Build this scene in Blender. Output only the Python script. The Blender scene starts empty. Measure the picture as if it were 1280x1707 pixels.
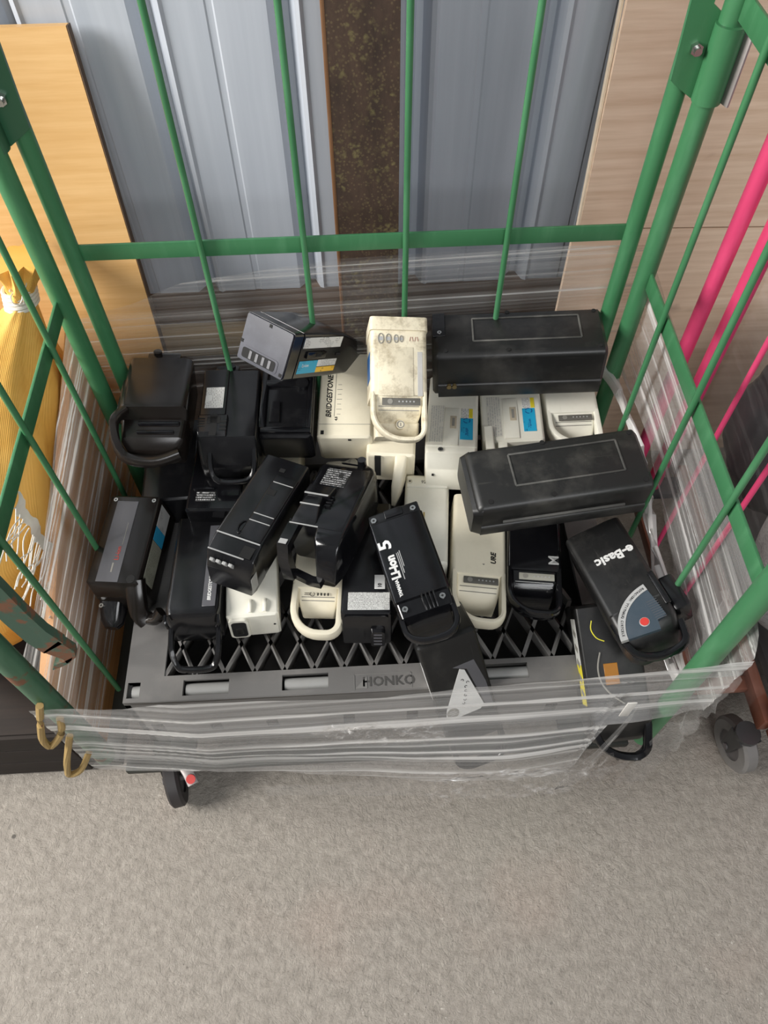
import bpy, bmesh, math, random
from mathutils import Vector, Matrix, Euler
random.seed(7)
C = bpy.context.scene
COL = C.collection
PI = math.pi
R = math.radians

# ------------------------------------------------------------------ camera
cam_d = bpy.data.cameras.new('camera'); cam = bpy.data.objects.new('camera', cam_d); COL.objects.link(cam)
right = Vector((0.99860881, -0.05228604, -0.00682688)); up = Vector((0.04714981, 0.82745248, 0.55955276)); fwd = Vector((0.02360788, 0.55909621, -0.82876661))
m = Matrix((right, up, -fwd)).transposed().to_4x4(); m.translation = Vector((0.4968, -1.0854, 1.6142))
cam.matrix_world = m
cam_d.sensor_fit = 'VERTICAL'; cam_d.sensor_height = 24; cam_d.lens = 24 * 1282 / 1707
cam_d.clip_start = 0.02
C.camera = cam
# ------------------------------------------------------------------ world, light, exposure
w = bpy.data.worlds.new('world'); C.world = w; w.use_nodes = True
wn = w.node_tree.nodes; wl = w.node_tree.links
bg = wn['Background']
tc = wn.new('ShaderNodeTexCoord'); sep = wn.new('ShaderNodeSeparateXYZ'); ramp = wn.new('ShaderNodeValToRGB')
wl.new(tc.outputs['Generated'], sep.inputs[0]); wl.new(sep.outputs['Z'], ramp.inputs[0])
ramp.color_ramp.elements[0].color = (0.30, 0.29, 0.28, 1); ramp.color_ramp.elements[0].position = 0.0
ramp.color_ramp.elements[1].color = (0.92, 0.96, 1.0, 1); ramp.color_ramp.elements[1].position = 0.55
wl.new(ramp.outputs[0], bg.inputs['Color']); bg.inputs['Strength'].default_value = 0.24


def area(name, loc, target, sx, sy, power, color):
    d = bpy.data.lights.new(name, 'AREA'); d.shape = 'RECTANGLE'; d.size = sx; d.size_y = sy; d.energy = power; d.color = color
    o = bpy.data.objects.new(name, d); COL.objects.link(o); o.location = loc
    o.rotation_euler = (Vector(target) - Vector(loc)).to_track_quat('-Z', 'Y').to_euler()
    return o


area('daylight_open_side', (-2.6, -0.85, 2.5), (0.5, -0.1, 0.4), 1.5, 1.4, 190, (1.0, 0.97, 0.93))
area('daylight_front', (1.3, -3.4, 2.8), (0.6, -0.3, 0.3), 2.4, 1.4, 58, (0.97, 0.98, 1.0))
C.view_settings.view_transform = 'Standard'; C.view_settings.look = 'None'
C.view_settings.gamma = 1; C.view_settings.use_curve_mapping = False
C.view_settings.exposure = 0.30

# ------------------------------------------------------------------ materials


class NT:
    def __init__(s, name):
        s.m = bpy.data.materials.new(name); s.m.use_nodes = True
        s.n = s.m.node_tree.nodes; s.l = s.m.node_tree.links
        s.b = s.n['Principled BSDF']; s.out = s.n['Material Output']

    def new(s, t, **kw):
        nd = s.n.new(t)
        for k, v in kw.items():
            if k in nd.inputs.keys() if isinstance(k, str) else False: nd.inputs[k].default_value = v
            else: setattr(nd, k, v)
        return nd

    def coord(s, scale=(1, 1, 1), kind='Object'):
        t = s.n.new('ShaderNodeTexCoord'); mp = s.n.new('ShaderNodeMapping'); mp.inputs['Scale'].default_value = scale
        s.l.new(t.outputs[kind], mp.inputs[0]); return mp.outputs[0]

    def noise(s, vec, scale=10, detail=4, rough=0.55):
        t = s.n.new('ShaderNodeTexNoise'); t.inputs['Scale'].default_value = scale; t.inputs['Detail'].default_value = detail
        t.inputs['Roughness'].default_value = rough; s.l.new(vec, t.inputs['Vector']); return t.outputs['Fac']

    def ramp(s, fac, stops):
        r = s.n.new('ShaderNodeValToRGB'); e = r.color_ramp.elements
        while len(e) < len(stops): e.new(0.5)
        for q, (p, c) in zip(e, stops):
            q.position = p; q.color = (*c, 1) if len(c) == 3 else c
        s.l.new(fac, r.inputs[0]); return r.outputs[0]

    def mix(s, fac, a, b, mode='MIX'):
        x = s.n.new('ShaderNodeMix'); x.data_type = 'RGBA'; x.blend_type = mode
        for v, i in ((fac, 0), (a, 6), (b, 7)):
            if hasattr(v, 'node'): s.l.new(v, x.inputs[i])
            else: x.inputs[i].default_value = v if i == 0 else (*v, 1)
        return x.outputs[2]

    def math(s, op, a, b=0.0):
        x = s.n.new('ShaderNodeMath'); x.operation = op
        for v, i in ((a, 0), (b, 1)):
            if hasattr(v, 'node'): s.l.new(v, x.inputs[i])
            else: x.inputs[i].default_value = v
        return x.outputs[0]

    def set(s, k, v):
        if hasattr(v, 'node'): s.l.new(v, s.b.inputs[k])
        else: s.b.inputs[k].default_value = (*v, 1) if isinstance(v, tuple) and len(v) == 3 else v

    def bump(s, h, strength=0.3, dist=0.002):
        x = s.n.new('ShaderNodeBump'); x.inputs['Strength'].default_value = strength; x.inputs['Distance'].default_value = dist
        s.l.new(h, x.inputs['Height']); s.l.new(x.outputs[0], s.b.inputs['Normal'])


def plain(name, col, rough=0.5, metal=0.0):
    t = NT(name); v = t.coord(); n = t.noise(v, 25, 4)
    c2 = tuple(min(1, c * 0.82) for c in col)
    t.set('Base Color', t.ramp(n, [(0.3, c2), (0.7, col)])); t.set('Roughness', rough); t.set('Metallic', metal)
    return t.m


def plastic(name, col, dirt, amt, rough=0.35, stain=None):
    t = NT(name); v = t.coord()
    a = t.noise(v, 9, 6, 0.65); b = t.noise(v, 260, 2, 0.5); s2 = t.noise(t.coord((14, 160, 160)), 1.0, 3)
    d = t.ramp(a, [(0.5 - amt * 0.12, (0, 0, 0)), (0.78, (1, 1, 1))])
    specks = t.ramp(b, [(0.68, (0, 0, 0)), (0.74, (1, 1, 1))])
    scr = t.ramp(s2, [(0.66, (0, 0, 0)), (0.72, (1, 1, 1))])
    f = t.math('MULTIPLY', d, amt)
    f = t.math('ADD', f, t.math('MULTIPLY', t.math('MULTIPLY', specks, a), amt * 0.5))
    f = t.math('ADD', f, t.math('MULTIPLY', scr, amt * 0.25))
    c = t.mix(f, col, dirt)
    if stain:
        s3 = t.ramp(t.noise(v, 30, 8, 0.72), [(0.47, (0, 0, 0)), (0.66, (1, 1, 1))])
        c = t.mix(t.math('MULTIPLY', s3, 0.70), c, stain)
    t.set('Base Color', c)
    t.set('Roughness', t.math('ADD', t.math('MULTIPLY', f, 0.5), rough))
    t.bump(t.noise(v, 700, 2), 0.08, 0.0005)
    return t.m


def wood(name, c1, c2, axis, rough=0.5, knots=False):
    t = NT(name); sc = [70, 70, 70]; sc[axis] = 4
    v = t.coord(tuple(sc)); n = t.noise(v, 1.0, 5, 0.6)
    big = t.noise(t.coord(), 3, 3)
    c = t.ramp(n, [(0.3, c1), (0.7, c2)])
    c = t.mix(t.math('MULTIPLY', big, 0.45), c, tuple(x * 0.72 for x in c1))
    if knots:
        k = t.ramp(t.noise(t.coord((6, 6, 12)), 1.6, 2), [(0.70, (0, 0, 0)), (0.78, (1, 1, 1))])
        c = t.mix(t.math('MULTIPLY', k, 0.5), c, (0.25, 0.17, 0.13))
    t.set('Base Color', c); t.set('Roughness', rough); t.bump(n, 0.15, 0.001)
    return t.m


def paint(name, col, rust=0.3, scale=14, rough=0.38):
    t = NT(name); v = t.coord()
    n = t.noise(v, scale, 7, 0.7); n2 = t.noise(t.coord((40, 40, 8)), 1.0, 4); big = t.noise(v, 2.3, 2)
    r = t.ramp(n, [(0.80 - rust * 0.28, (0, 0, 0)), (0.83 - rust * 0.26, (1, 1, 1))])
    wear = t.ramp(n2, [(0.5, (0, 0, 0)), (0.75, (1, 1, 1))])
    c = t.mix(t.math('MULTIPLY', wear, 0.35), col, tuple(min(1, x * 1.5 + 0.06) for x in col))
    c = t.mix(r, c, (0.16, 0.07, 0.035))
    t.set('Base Color', c); t.set('Roughness', t.math('ADD', t.math('MULTIPLY', r, 0.4), rough)); t.bump(n, 0.2, 0.001)
    return t.m


def printed(name, base, ink, row_axis=1, freq=420, dens=0.5):
    t = NT(name); tcn = t.n.new('ShaderNodeTexCoord'); sp = t.n.new('ShaderNodeSeparateXYZ'); t.l.new(tcn.outputs['Object'], sp.inputs[0])
    rowc = sp.outputs[row_axis]
    fr = t.math('FRACT', t.math('MULTIPLY', rowc, freq)); row = t.math('GREATER_THAN', fr, 0.5)
    sc = [900, 900, 900]; sc[row_axis] = freq; v = t.coord(tuple(sc))
    n = t.noise(v, 1.0, 1); nn = t.noise(t.coord(), 38, 1)
    ch = t.math('GREATER_THAN', n, 0.5)
    patch = t.math('GREATER_THAN', nn, 1.0 - dens)
    f = t.math('MULTIPLY', t.math('MULTIPLY', row, ch), patch)
    t.set('Base Color', t.mix(f, base, ink)); t.set('Roughness', 0.4)
    return t.m


BLACK = plastic('black_plastic', (0.007, 0.007, 0.008), (0.13, 0.13, 0.125), 0.11, 0.20)
GLOSS = plastic('gloss_black_plastic', (0.005, 0.005, 0.006), (0.12, 0.12, 0.12), 0.07, 0.12)
DUSTY = plastic('dusty_black_plastic', (0.009, 0.009, 0.009), (0.17, 0.16, 0.145), 0.22, 0.36)
BROWNB = plastic('brownish_black_plastic', (0.009, 0.007, 0.006), (0.10, 0.09, 0.085), 0.07, 0.22)
NAVYCAP = plastic('bluish_scuffed_plastic', (0.012, 0.014, 0.028), (0.26, 0.27, 0.34), 0.13, 0.30)
CREAM = plastic('cream_plastic', (0.80, 0.74, 0.58), (0.42, 0.36, 0.24), 0.30, 0.42)
DIRTY = plastic('dirty_cream_plastic', (0.78, 0.71, 0.54), (0.30, 0.25, 0.16), 0.55, 0.5, (0.27, 0.21, 0.12))
PALEC = plastic('pale_cream_plastic', (0.80, 0.78, 0.68), (0.44, 0.41, 0.30), 0.30, 0.42)
GREYP = plastic('grey_stripe_plastic', (0.10, 0.10, 0.11), (0.2, 0.2, 0.2), 0.12, 0.35)
DISPLAY = plastic('display_grey', (0.13, 0.125, 0.11), (0.3, 0.28, 0.24), 0.15, 0.3)
DISPLIGHT = plastic('display_light_grey', (0.36, 0.35, 0.30), (0.2, 0.2, 0.18), 0.15, 0.35)
TEAL = plastic('blue_grey_panel', (0.045, 0.065, 0.085), (0.2, 0.2, 0.22), 0.18, 0.3)
WHITEINK = plain('white_ink', (0.75, 0.75, 0.73), 0.5)
SILVER = plain('silver_ink', (0.55, 0.55, 0.54), 0.35, 0.3)
BLACKINK = plain('black_ink', (0.015, 0.015, 0.015), 0.5)
GREYINK = plain('grey_ink', (0.28, 0.27, 0.24), 0.5)
REDINK = plain('red_ink', (0.55, 0.05, 0.03), 0.5)
BLUEINK = plain('blue_ink', (0.02, 0.12, 0.35), 0.4)
STEEL = plain('screw_steel', (0.62, 0.62, 0.60), 0.25, 1.0)
HOLE = plain('dark_hole', (0.006, 0.006, 0.006), 0.8)
REDBTN = plain('red_button', (0.60, 0.05, 0.04), 0.3)
ORANGE = plain('amber_window', (0.38, 0.15, 0.006), 0.25)
YELLOWI = plain('yellow_ink', (0.85, 0.78, 0.05), 0.45)
WLABEL = printed('white_label', (0.70, 0.70, 0.67), (0.25, 0.24, 0.23), 1, 330, 0.55)
WLABELX = printed('white_label_rows', (0.70, 0.70, 0.67), (0.25, 0.24, 0.23), 0, 330, 0.55)
GLABEL = printed('grey_label', (0.34, 0.34, 0.32), (0.08, 0.08, 0.08), 1, 300, 0.5)
CLABEL = printed('cyan_label', (0.02, 0.36, 0.60), (0.01, 0.10, 0.22), 1, 260, 0.42)
YLABEL = printed('yellow_label', (0.85, 0.55, 0.04), (0.10, 0.06, 0.02), 1, 200, 0.4)
BLABEL = printed('black_label', (0.02, 0.02, 0.02), (0.50, 0.50, 0.50), 0, 190, 0.62)
GREEN = paint('green_paint', (0.046, 0.180, 0.076), 0.12)
GREENW = paint('worn_green_paint', (0.050, 0.185, 0.080), 0.26)
GREENR = paint('rusty_green_paint', (0.030, 0.11, 0.055), 0.80)
LATCHM = paint('very_rusty_green_paint', (0.035, 0.085, 0.055), 1.05, 22, 0.55)
DARKFR = plain('dark_frame_steel', (0.016, 0.018, 0.014), 0.6)
RUSTY = paint('rusty_wire', (0.30, 0.20, 0.07), 0.6, 30, 0.6)
PINK = paint('pink_paint', (0.66, 0.055, 0.16), 0.22, 14, 0.5)
GALV = plain('bare_sleeve', (0.42, 0.38, 0.37), 0.45, 0.3)
BROWNP = paint('brown_red_paint', (0.20, 0.07, 0.04), 0.4)
GREYPAL = plastic('grey_pallet_plastic', (0.155, 0.15, 0.145), (0.34, 0.32, 0.29), 0.32, 0.5)
ROLL = plastic('pale_grey_pipe', (0.34, 0.34, 0.33), (0.2, 0.19, 0.18), 0.3, 0.5)
RUBBER = plain('caster_rubber', (0.030, 0.026, 0.026), 0.55)
TYRE = plain('grey_tyre', (0.20, 0.19, 0.18), 0.6)
STRING = plain('white_string', (0.75, 0.72, 0.66), 0.8)
PLANKW = wood('plank_wood', (0.62, 0.36, 0.13), (0.76, 0.49, 0.22), 0)
PLYW = wood('plywood_pale', (0.60, 0.43, 0.30), (0.80, 0.63, 0.48), 0, 0.55, True)
SIDEW = wood('side_board_wood', (0.50, 0.22, 0.06), (0.66, 0.34, 0.12), 1, 0.5)
SKIRTW = wood('skirting_wood', (0.095, 0.060, 0.042), (0.19, 0.125, 0.085), 0, 0.6)
PALEW = wood('pale_batten_wood', (0.45, 0.33, 0.19), (0.58, 0.45, 0.28), 0, 0.6)
EDGEW = plain('board_dark_edge', (0.10, 0.06, 0.035), 0.7)

t = NT('wall_sheet_metal')
v = t.coord((1, 1, 1)); st = t.noise(t.coord((30, 30, 1.2)), 1.0, 4)
c = t.ramp(st, [(0.3, (0.44, 0.48, 0.54)), (0.7, (0.53, 0.57, 0.63))])
t.set('Base Color', c); t.set('Roughness', 0.42); t.set('Metallic', 0.15); WALLM = t.m

t = NT('rough_concrete'); v = t.coord()
n1 = t.noise(v, 5, 8, 0.6); n2 = t.noise(v, 55, 6, 0.65); n3 = t.noise(v, 190, 3, 0.6); n4 = t.noise(v, 1.6, 3)
c = t.ramp(n2, [(0.32, (0.205, 0.182, 0.155)), (0.52, (0.285, 0.255, 0.22)), (0.74, (0.37, 0.335, 0.29))])
c = t.mix(t.math('MULTIPLY', n1, 0.45), c, (0.27, 0.245, 0.21))
st = t.ramp(n4, [(0.50, (0, 0, 0)), (0.72, (1, 1, 1))]); c = t.mix(t.math('MULTIPLY', st, 0.35), c, (0.26, 0.25, 0.205))
rs = t.ramp(t.noise(t.coord((1.3, 1.3, 1.3)), 2.2, 2), [(0.58, (0, 0, 0)), (0.74, (1, 1, 1))]); c = t.mix(t.math('MULTIPLY', rs, 0.30), c, (0.36, 0.27, 0.22))
area_m = t.ramp(t.noise(v, 6, 4, 0.6), [(0.46, (0.15, 0.15, 0.15)), (0.66, (1, 1, 1))])
dk = t.ramp(n3, [(0.60, (0, 0, 0)), (0.68, (1, 1, 1))]); c = t.mix(t.math('MULTIPLY', t.math('MULTIPLY', dk, area_m), 0.70), c, (0.085, 0.072, 0.060))
lt = t.ramp(t.noise(v, 150, 3, 0.6), [(0.63, (0, 0, 0)), (0.70, (1, 1, 1))]); c = t.mix(t.math('MULTIPLY', t.math('MULTIPLY', lt, area_m), 0.55), c, (0.60, 0.56, 0.50))
vo = t.n.new('ShaderNodeTexVoronoi'); vo.inputs['Scale'].default_value = 9; vo.feature = 'F1'; t.l.new(v, vo.inputs['Vector'])
peb = t.ramp(vo.outputs['Distance'], [(0.030, (1, 1, 1)), (0.045, (0, 0, 0))])
c = t.mix(t.math('MULTIPLY', peb, 0.8), c, (0.05, 0.045, 0.04))
t.set('Base Color', c); t.set('Roughness', 0.82)
dn = t.n.new('ShaderNodeTexNoise'); dn.inputs['Scale'].default_value = 14; t.l.new(v, dn.inputs['Vector'])
vd = t.mix(0.10, v, dn.outputs['Color'], 'LINEAR_LIGHT')
ve = t.n.new('ShaderNodeTexVoronoi'); ve.inputs['Scale'].default_value = 42; ve.feature = 'DISTANCE_TO_EDGE'; t.l.new(vd, ve.inputs['Vector'])
crk = t.ramp(ve.outputs['Distance'], [(0.0, (0, 0, 0)), (0.10, (1, 1, 1))])
h = t.math('ADD', t.math('MULTIPLY', t.noise(v, 85, 6, 0.68), 1.5), t.math('MULTIPLY', crk, 0.13)); h = t.math('ADD', h, t.math('MULTIPLY', n3, 0.35)); t.bump(h, 0.62, 0.006); FLOORM = t.m

t = NT('rusted_lichen_steel'); v = t.coord()
n1 = t.noise(t.coord((1, 1, 0.4)), 18, 6, 0.7)
c = t.ramp(n1, [(0.3, (0.030, 0.018, 0.013)), (0.6, (0.075, 0.045, 0.030)), (0.8, (0.13, 0.075, 0.04))])
vo = t.n.new('ShaderNodeTexVoronoi'); vo.inputs['Scale'].default_value = 70
dn = t.n.new('ShaderNodeTexNoise'); dn.inputs['Scale'].default_value = 90; t.l.new(v, dn.inputs['Vector'])
vd = t.mix(0.012, v, dn.outputs['Color'], 'LINEAR_LIGHT'); t.l.new(vd, vo.inputs['Vector'])
sp = t.ramp(vo.outputs['Distance'], [(0.12, (1, 1, 1)), (0.46, (0, 0, 0))])
msk = t.ramp(t.noise(v, 13, 4, 0.6), [(0.44, (0, 0, 0)), (0.58, (1, 1, 1))])
xs = t.n.new('ShaderNodeSeparateXYZ'); t.l.new(v, xs.inputs[0])
c = t.mix(t.math('MULTIPLY', t.math('MULTIPLY', sp, msk), 0.60), c, (0.22, 0.19, 0.075))
vo2 = t.n.new('ShaderNodeTexVoronoi'); vo2.inputs['Scale'].default_value = 150; t.l.new(v, vo2.inputs['Vector'])
sp2 = t.ramp(vo2.outputs['Distance'], [(0.22, (1, 1, 1)), (0.34, (0, 0, 0))])
c = t.mix(t.math('MULTIPLY', t.math('MULTIPLY', sp2, n1), 0.6), c, (0.22, 0.17, 0.08))
t.set('Base Color', c); t.set('Roughness', 0.75); t.bump(n1, 0.4, 0.003); LICHEN = t.m
RUSTED = paint('rust_flange', (0.20, 0.095, 0.04), 0.5, 22, 0.65)

t = NT('yellow_sack_cloth'); v = t.coord()
wv = t.n.new('ShaderNodeTexWave'); wv.inputs['Scale'].default_value = 120; t.l.new(v, wv.inputs['Vector'])
n1 = t.noise(v, 7, 4)
t.set('Base Color', t.ramp(n1, [(0.3, (0.66, 0.33, 0.05)), (0.7, (0.80, 0.48, 0.12))])); t.set('Roughness', 0.6); t.bump(wv.outputs['Fac'], 0.25, 0.001); SACK = t.m
t = NT('grey_fleece'); v = t.coord(); n1 = t.noise(v, 180, 4, 0.7)
t.set('Base Color', t.ramp(n1, [(0.3, (0.26, 0.25, 0.25)), (0.7, (0.52, 0.51, 0.50))])); t.set('Roughness', 0.95); t.bump(n1, 0.8, 0.004); FLEECE = t.m
BLACKCLOTH = plastic('black_vinyl', (0.012, 0.012, 0.015), (0.1, 0.1, 0.1), 0.12, 0.4)


def film_mat(name, dens, streak_scale=(1.2, 130), base=0.10, lo=0.42, hi=0.70):
    t = NT(name); t.n.remove(t.b)
    v = t.coord((streak_scale[0], streak_scale[1], 1), 'UV'); v2 = t.coord((0.8 * streak_scale[0], 0.28 * streak_scale[1], 1), 'UV')
    a = t.noise(v, 1.0, 3, 0.6); b = t.noise(v2, 1.0, 2, 0.5)
    s = t.math('ADD', t.math('MULTIPLY', a, 0.50), t.math('MULTIPLY', b, 0.50))
    mid = base + (dens - base) * 0.22
    f = t.ramp(s, [(lo, (base, base, base)), (lo + (hi - lo) * 0.62, (mid, mid, mid)), (hi, (dens, dens, dens))])
    tr = t.n.new('ShaderNodeBsdfTransparent'); tr.inputs['Color'].default_value = (0.97, 0.965, 0.96, 1)
    gl = t.n.new('ShaderNodeBsdfGlossy'); gl.inputs['Roughness'].default_value = 0.22; gl.inputs['Color'].default_value = (0.95, 0.95, 0.95, 1)
    df = t.n.new('ShaderNodeBsdfDiffuse'); df.inputs['Color'].default_value = (0.93, 0.92, 0.90, 1)
    tl = t.n.new('ShaderNodeBsdfTranslucent'); tl.inputs['Color'].default_value = (0.90, 0.89, 0.87, 1)
    bp = t.n.new('ShaderNodeBump'); bp.inputs['Strength'].default_value = 0.8; bp.inputs['Distance'].default_value = 0.004
    t.l.new(s, bp.inputs['Height'])
    for q in (gl, df): t.l.new(bp.outputs[0], q.inputs['Normal'])
    m1 = t.n.new('ShaderNodeMixShader'); m1.inputs[0].default_value = 0.30; t.l.new(df.outputs[0], m1.inputs[1]); t.l.new(tl.outputs[0], m1.inputs[2])
    m2 = t.n.new('ShaderNodeMixShader'); m2.inputs[0].default_value = 0.20; t.l.new(m1.outputs[0], m2.inputs[1]); t.l.new(gl.outputs[0], m2.inputs[2])
    m3 = t.n.new('ShaderNodeMixShader'); t.l.new(f, m3.inputs[0]); t.l.new(tr.outputs[0], m3.inputs[1]); t.l.new(m2.outputs[0], m3.inputs[2])
    t.l.new(m3.outputs[0], t.out.inputs[0])
    return t.m


FILM = film_mat('stretch_film_front', 0.98, (0.35, 80), 0.17, 0.38, 0.61)
FILMB = film_mat('stretch_film_back', 0.66, (0.5, 190), 0.06, 0.44, 0.64)
FILMS = film_mat('stretch_film_side', 0.90, (0.7, 120), 0.18, 0.41, 0.62)
FILML = film_mat('stretch_film_left', 0.95, (0.7, 120), 0.14, 0.44, 0.60)
FILMR = film_mat('stretch_film_rope', 0.92, (3, 30), 0.55, 0.35, 0.6)
FILMC = film_mat('stretch_film_crumpled', 0.60, (5, 9), 0.02, 0.50, 0.66)
FILMT = film_mat('stretch_film_loose', 0.45, (6, 20), 0.10, 0.48, 0.74)

# ------------------------------------------------------------------ mesh helpers


def smooth_path(P, sub=4, closed=False):
    P = [Vector(q) for q in P]
    if len(P) < 3: return P
    out = []; n = len(P)
    for i in range(n if closed else n - 1):
        a = P[i - 1] if (i > 0 or closed) else P[0]; b = P[i]; c_ = P[(i + 1) % n]; d = P[(i + 2) % n] if (i + 2 < n or closed) else P[-1]
        for k in range(sub):
            f = k / sub; out.append(0.5 * ((2 * b) + (c_ - a) * f + (2 * a - 5 * b + 4 * c_ - d) * f * f + (3 * b - a - 3 * c_ + d) * f ** 3))
    if not closed: out.append(P[-1])
    return out


class MB:
    def __init__(s): s.bm = bmesh.new()

    def _xf(s, vs, mat):
        if mat is not None: bmesh.ops.transform(s.bm, matrix=mat, verts=vs)

    def box(s, c, d, bev=0.0, rot=None, seg=2):
        r = bmesh.ops.create_cube(s.bm, size=1.0); vs = r['verts']
        bmesh.ops.scale(s.bm, vec=d, verts=vs)
        if bev > 0:
            es = list({e for v in vs for e in v.link_edges})
            rr = bmesh.ops.bevel(s.bm, geom=es, offset=min(bev, min(d) * 0.45), segments=seg, profile=0.5, affect='EDGES')
            vs = list({v for f in rr['faces'] for v in f.verts} | {v for v in vs if v.is_valid})
        M = Matrix.Translation(Vector(c))
        if rot is not None: M = M @ Euler(rot).to_matrix().to_4x4()
        s._xf(vs, M); return s

    def cyl(s, p0, p1, r, n=14, r2=None):
        p0 = Vector(p0); p1 = Vector(p1); d = p1 - p0
        M = Matrix.Translation((p0 + p1) / 2) @ d.to_track_quat('Z', 'Y').to_matrix().to_4x4()
        bmesh.ops.create_cone(s.bm, cap_ends=True, segments=n, radius1=r, radius2=r if r2 is None else r2, depth=d.length, matrix=M); return s

    def loft(s, rings, cap=True, close=True):
        L = [[s.bm.verts.new(p) for p in ring] for ring in rings]
        n = len(L[0])
        for a, b in zip(L, L[1:]):
            for i in range(n if close else n - 1):
                j = (i + 1) % n; s.bm.faces.new((a[i], a[j], b[j], b[i]))
        if cap:
            s.bm.faces.new(list(reversed(L[0]))); s.bm.faces.new(L[-1])
        return s

    def body(s, secs):
        """sections along x: (x, width, z0, z1, corner radius[, y centre])"""
        rings = []
        for q in secs:
            x, wd, z0, z1, r = q[:5]; yc = q[5] if len(q) > 5 else 0
            r = max(0.0008, min(r, wd * 0.49, (z1 - z0) * 0.49)); pts = []
            for cy, cz, a0 in ((wd / 2 - r, z1 - r, 0), (-wd / 2 + r, z1 - r, 90), (-wd / 2 + r, z0 + r, 180), (wd / 2 - r, z0 + r, 270)):
                for k in range(4):
                    a = R(a0 + 30 * k); pts.append((x, yc + cy + r * math.cos(a), cz + r * math.sin(a)))
            rings.append(pts)
        return s.loft(rings)

    def sweep(s, path, wdt, hgt, upv=(0, 0, 1), closed=False, rnd=True):
        path = smooth_path(path, 4, closed) if (rnd and len(path) < 9) else [Vector(p) for p in path]; upv = Vector(upv); rings = []; n = len(path)
        for i, p in enumerate(path):
            a = path[i - 1] if (i > 0 or closed) else p; b = path[(i + 1) % n] if (i < n - 1 or closed) else p
            d = (b - a).normalized(); sd = d.cross(upv).normalized(); u2 = sd.cross(d)
            if rnd: sh = [(math.cos(q) * abs(math.cos(q)) ** -0.4 if abs(math.cos(q)) > 1e-6 else 0, math.sin(q) * abs(math.sin(q)) ** -0.4 if abs(math.sin(q)) > 1e-6 else 0) for q in [2 * PI * k / 12 + 0.0001 for k in range(12)]]
            else: sh = [(1, 1), (-1, 1), (-1, -1), (1, -1)]
            rings.append([p + sd * (wdt / 2 * cx) + u2 * (hgt / 2 * cz) for cx, cz in sh])
        if closed: rings.append(rings[0]); return s.loft(rings, cap=False)
        return s.loft(rings)

    def tube(s, path, r, n=10, closed=False):
        path = smooth_path(path, 4, closed) if len(path) < 9 else [Vector(p) for p in path]; rings = []; ref = Vector((0.31, 0.17, 0.94)); m_ = len(path)
        for i, p in enumerate(path):
            a = path[i - 1] if (i > 0 or closed) else p; b = path[(i + 1) % m_] if (i < m_ - 1 or closed) else p
            d = (b - a).normalized(); sd = d.cross(ref)
            if sd.length < 0.05: sd = d.cross(Vector((1, 0, 0)))
            sd.normalize(); u2 = sd.cross(d)
            rings.append([p + sd * (r * math.cos(2 * PI * k / n)) + u2 * (r * math.sin(2 * PI * k / n)) for k in range(n)])
        if closed: rings.append(rings[0]); return s.loft(rings, cap=False)
        return s.loft(rings)

    def prism(s, poly, z0, z1):
        return s.loft([[(x, y, z0) for x, y in poly], [(x, y, z1) for x, y in poly]])

    def grid(s, f, nu, nv, uv=None):
        V = [[s.bm.verts.new(f(i / nu, j / nv)) for j in range(nv + 1)] for i in range(nu + 1)]
        lay = s.bm.loops.layers.uv.verify() if uv else None
        for i in range(nu):
            for j in range(nv):
                fc = s.bm.faces.new((V[i][j], V[i + 1][j], V[i + 1][j + 1], V[i][j + 1]))
                if uv:
                    for lp, (a, b) in zip(fc.loops, ((i, j), (i + 1, j), (i + 1, j + 1), (i, j + 1))): lp[lay].uv = uv(a / nu, b / nv)
        return s

    def build(s, name, mat, parent=None, angle=38, **props):
        bmesh.ops.remove_doubles(s.bm, verts=s.bm.verts, dist=1e-6)
        bmesh.ops.recalc_face_normals(s.bm, faces=s.bm.faces)
        for f in s.bm.faces: f.smooth = True
        for e in s.bm.edges:
            if len(e.link_faces) == 2 and e.calc_face_angle(0) > R(angle): e.smooth = False
        me = bpy.data.meshes.new(name); s.bm.to_mesh(me); s.bm.free()
        o = bpy.data.objects.new(name, me); COL.objects.link(o); me.materials.append(mat)
        if parent is not None: o.parent = parent
        for k, v_ in props.items(): o[k] = v_
        return o


def thing(name, label, cat, loc=(0, 0, 0), rot=(0, 0, 0), group=None):
    o = bpy.data.objects.new(name, None); COL.objects.link(o); o.empty_display_size = 0.05
    o.location = loc; o.rotation_euler = rot; o['label'] = label; o['category'] = cat
    if group: o['group'] = group
    return o


def tag(o, label, cat, group=None):
    o['label'] = label; o['category'] = cat
    if group: o['group'] = group
    return o


def lettering(parent, s, size, loc, rotz=0.0, mat=None, rot=None, ext=0.0003, name='lettering', align='CENTER', shear=0.0, stretch=1.0, bold=0.0):
    cu = bpy.data.curves.new('text', 'FONT'); cu.body = s; cu.size = size; cu.extrude = ext; cu.align_x = align; cu.align_y = 'CENTER'
    cu.shear = shear; cu.offset = bold; cu.resolution_u = 2
    tmp = bpy.data.objects.new('text_tmp', cu); COL.objects.link(tmp)
    dg = bpy.context.evaluated_depsgraph_get(); dg.update()
    me = bpy.data.meshes.new_from_object(tmp.evaluated_get(dg)); bpy.data.objects.remove(tmp)
    M = Matrix.Translation(Vector(loc)) @ (Euler(rot).to_matrix().to_4x4() if rot else Matrix.Rotation(rotz, 4, 'Z')) @ Matrix.Diagonal((stretch, 1, 1, 1))
    me.transform(M); me.materials.clear(); me.materials.append(mat)
    o = bpy.data.objects.new(name, me); COL.objects.link(o)
    if parent: o.parent = parent
    return o


# ------------------------------------------------------------------ setting
mb = MB(); mb.box((0.5, -0.4, -0.05), (8, 6.0, 0.1)); o = mb.build('floor', FLOORM); o['kind'] = 'structure'
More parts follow.
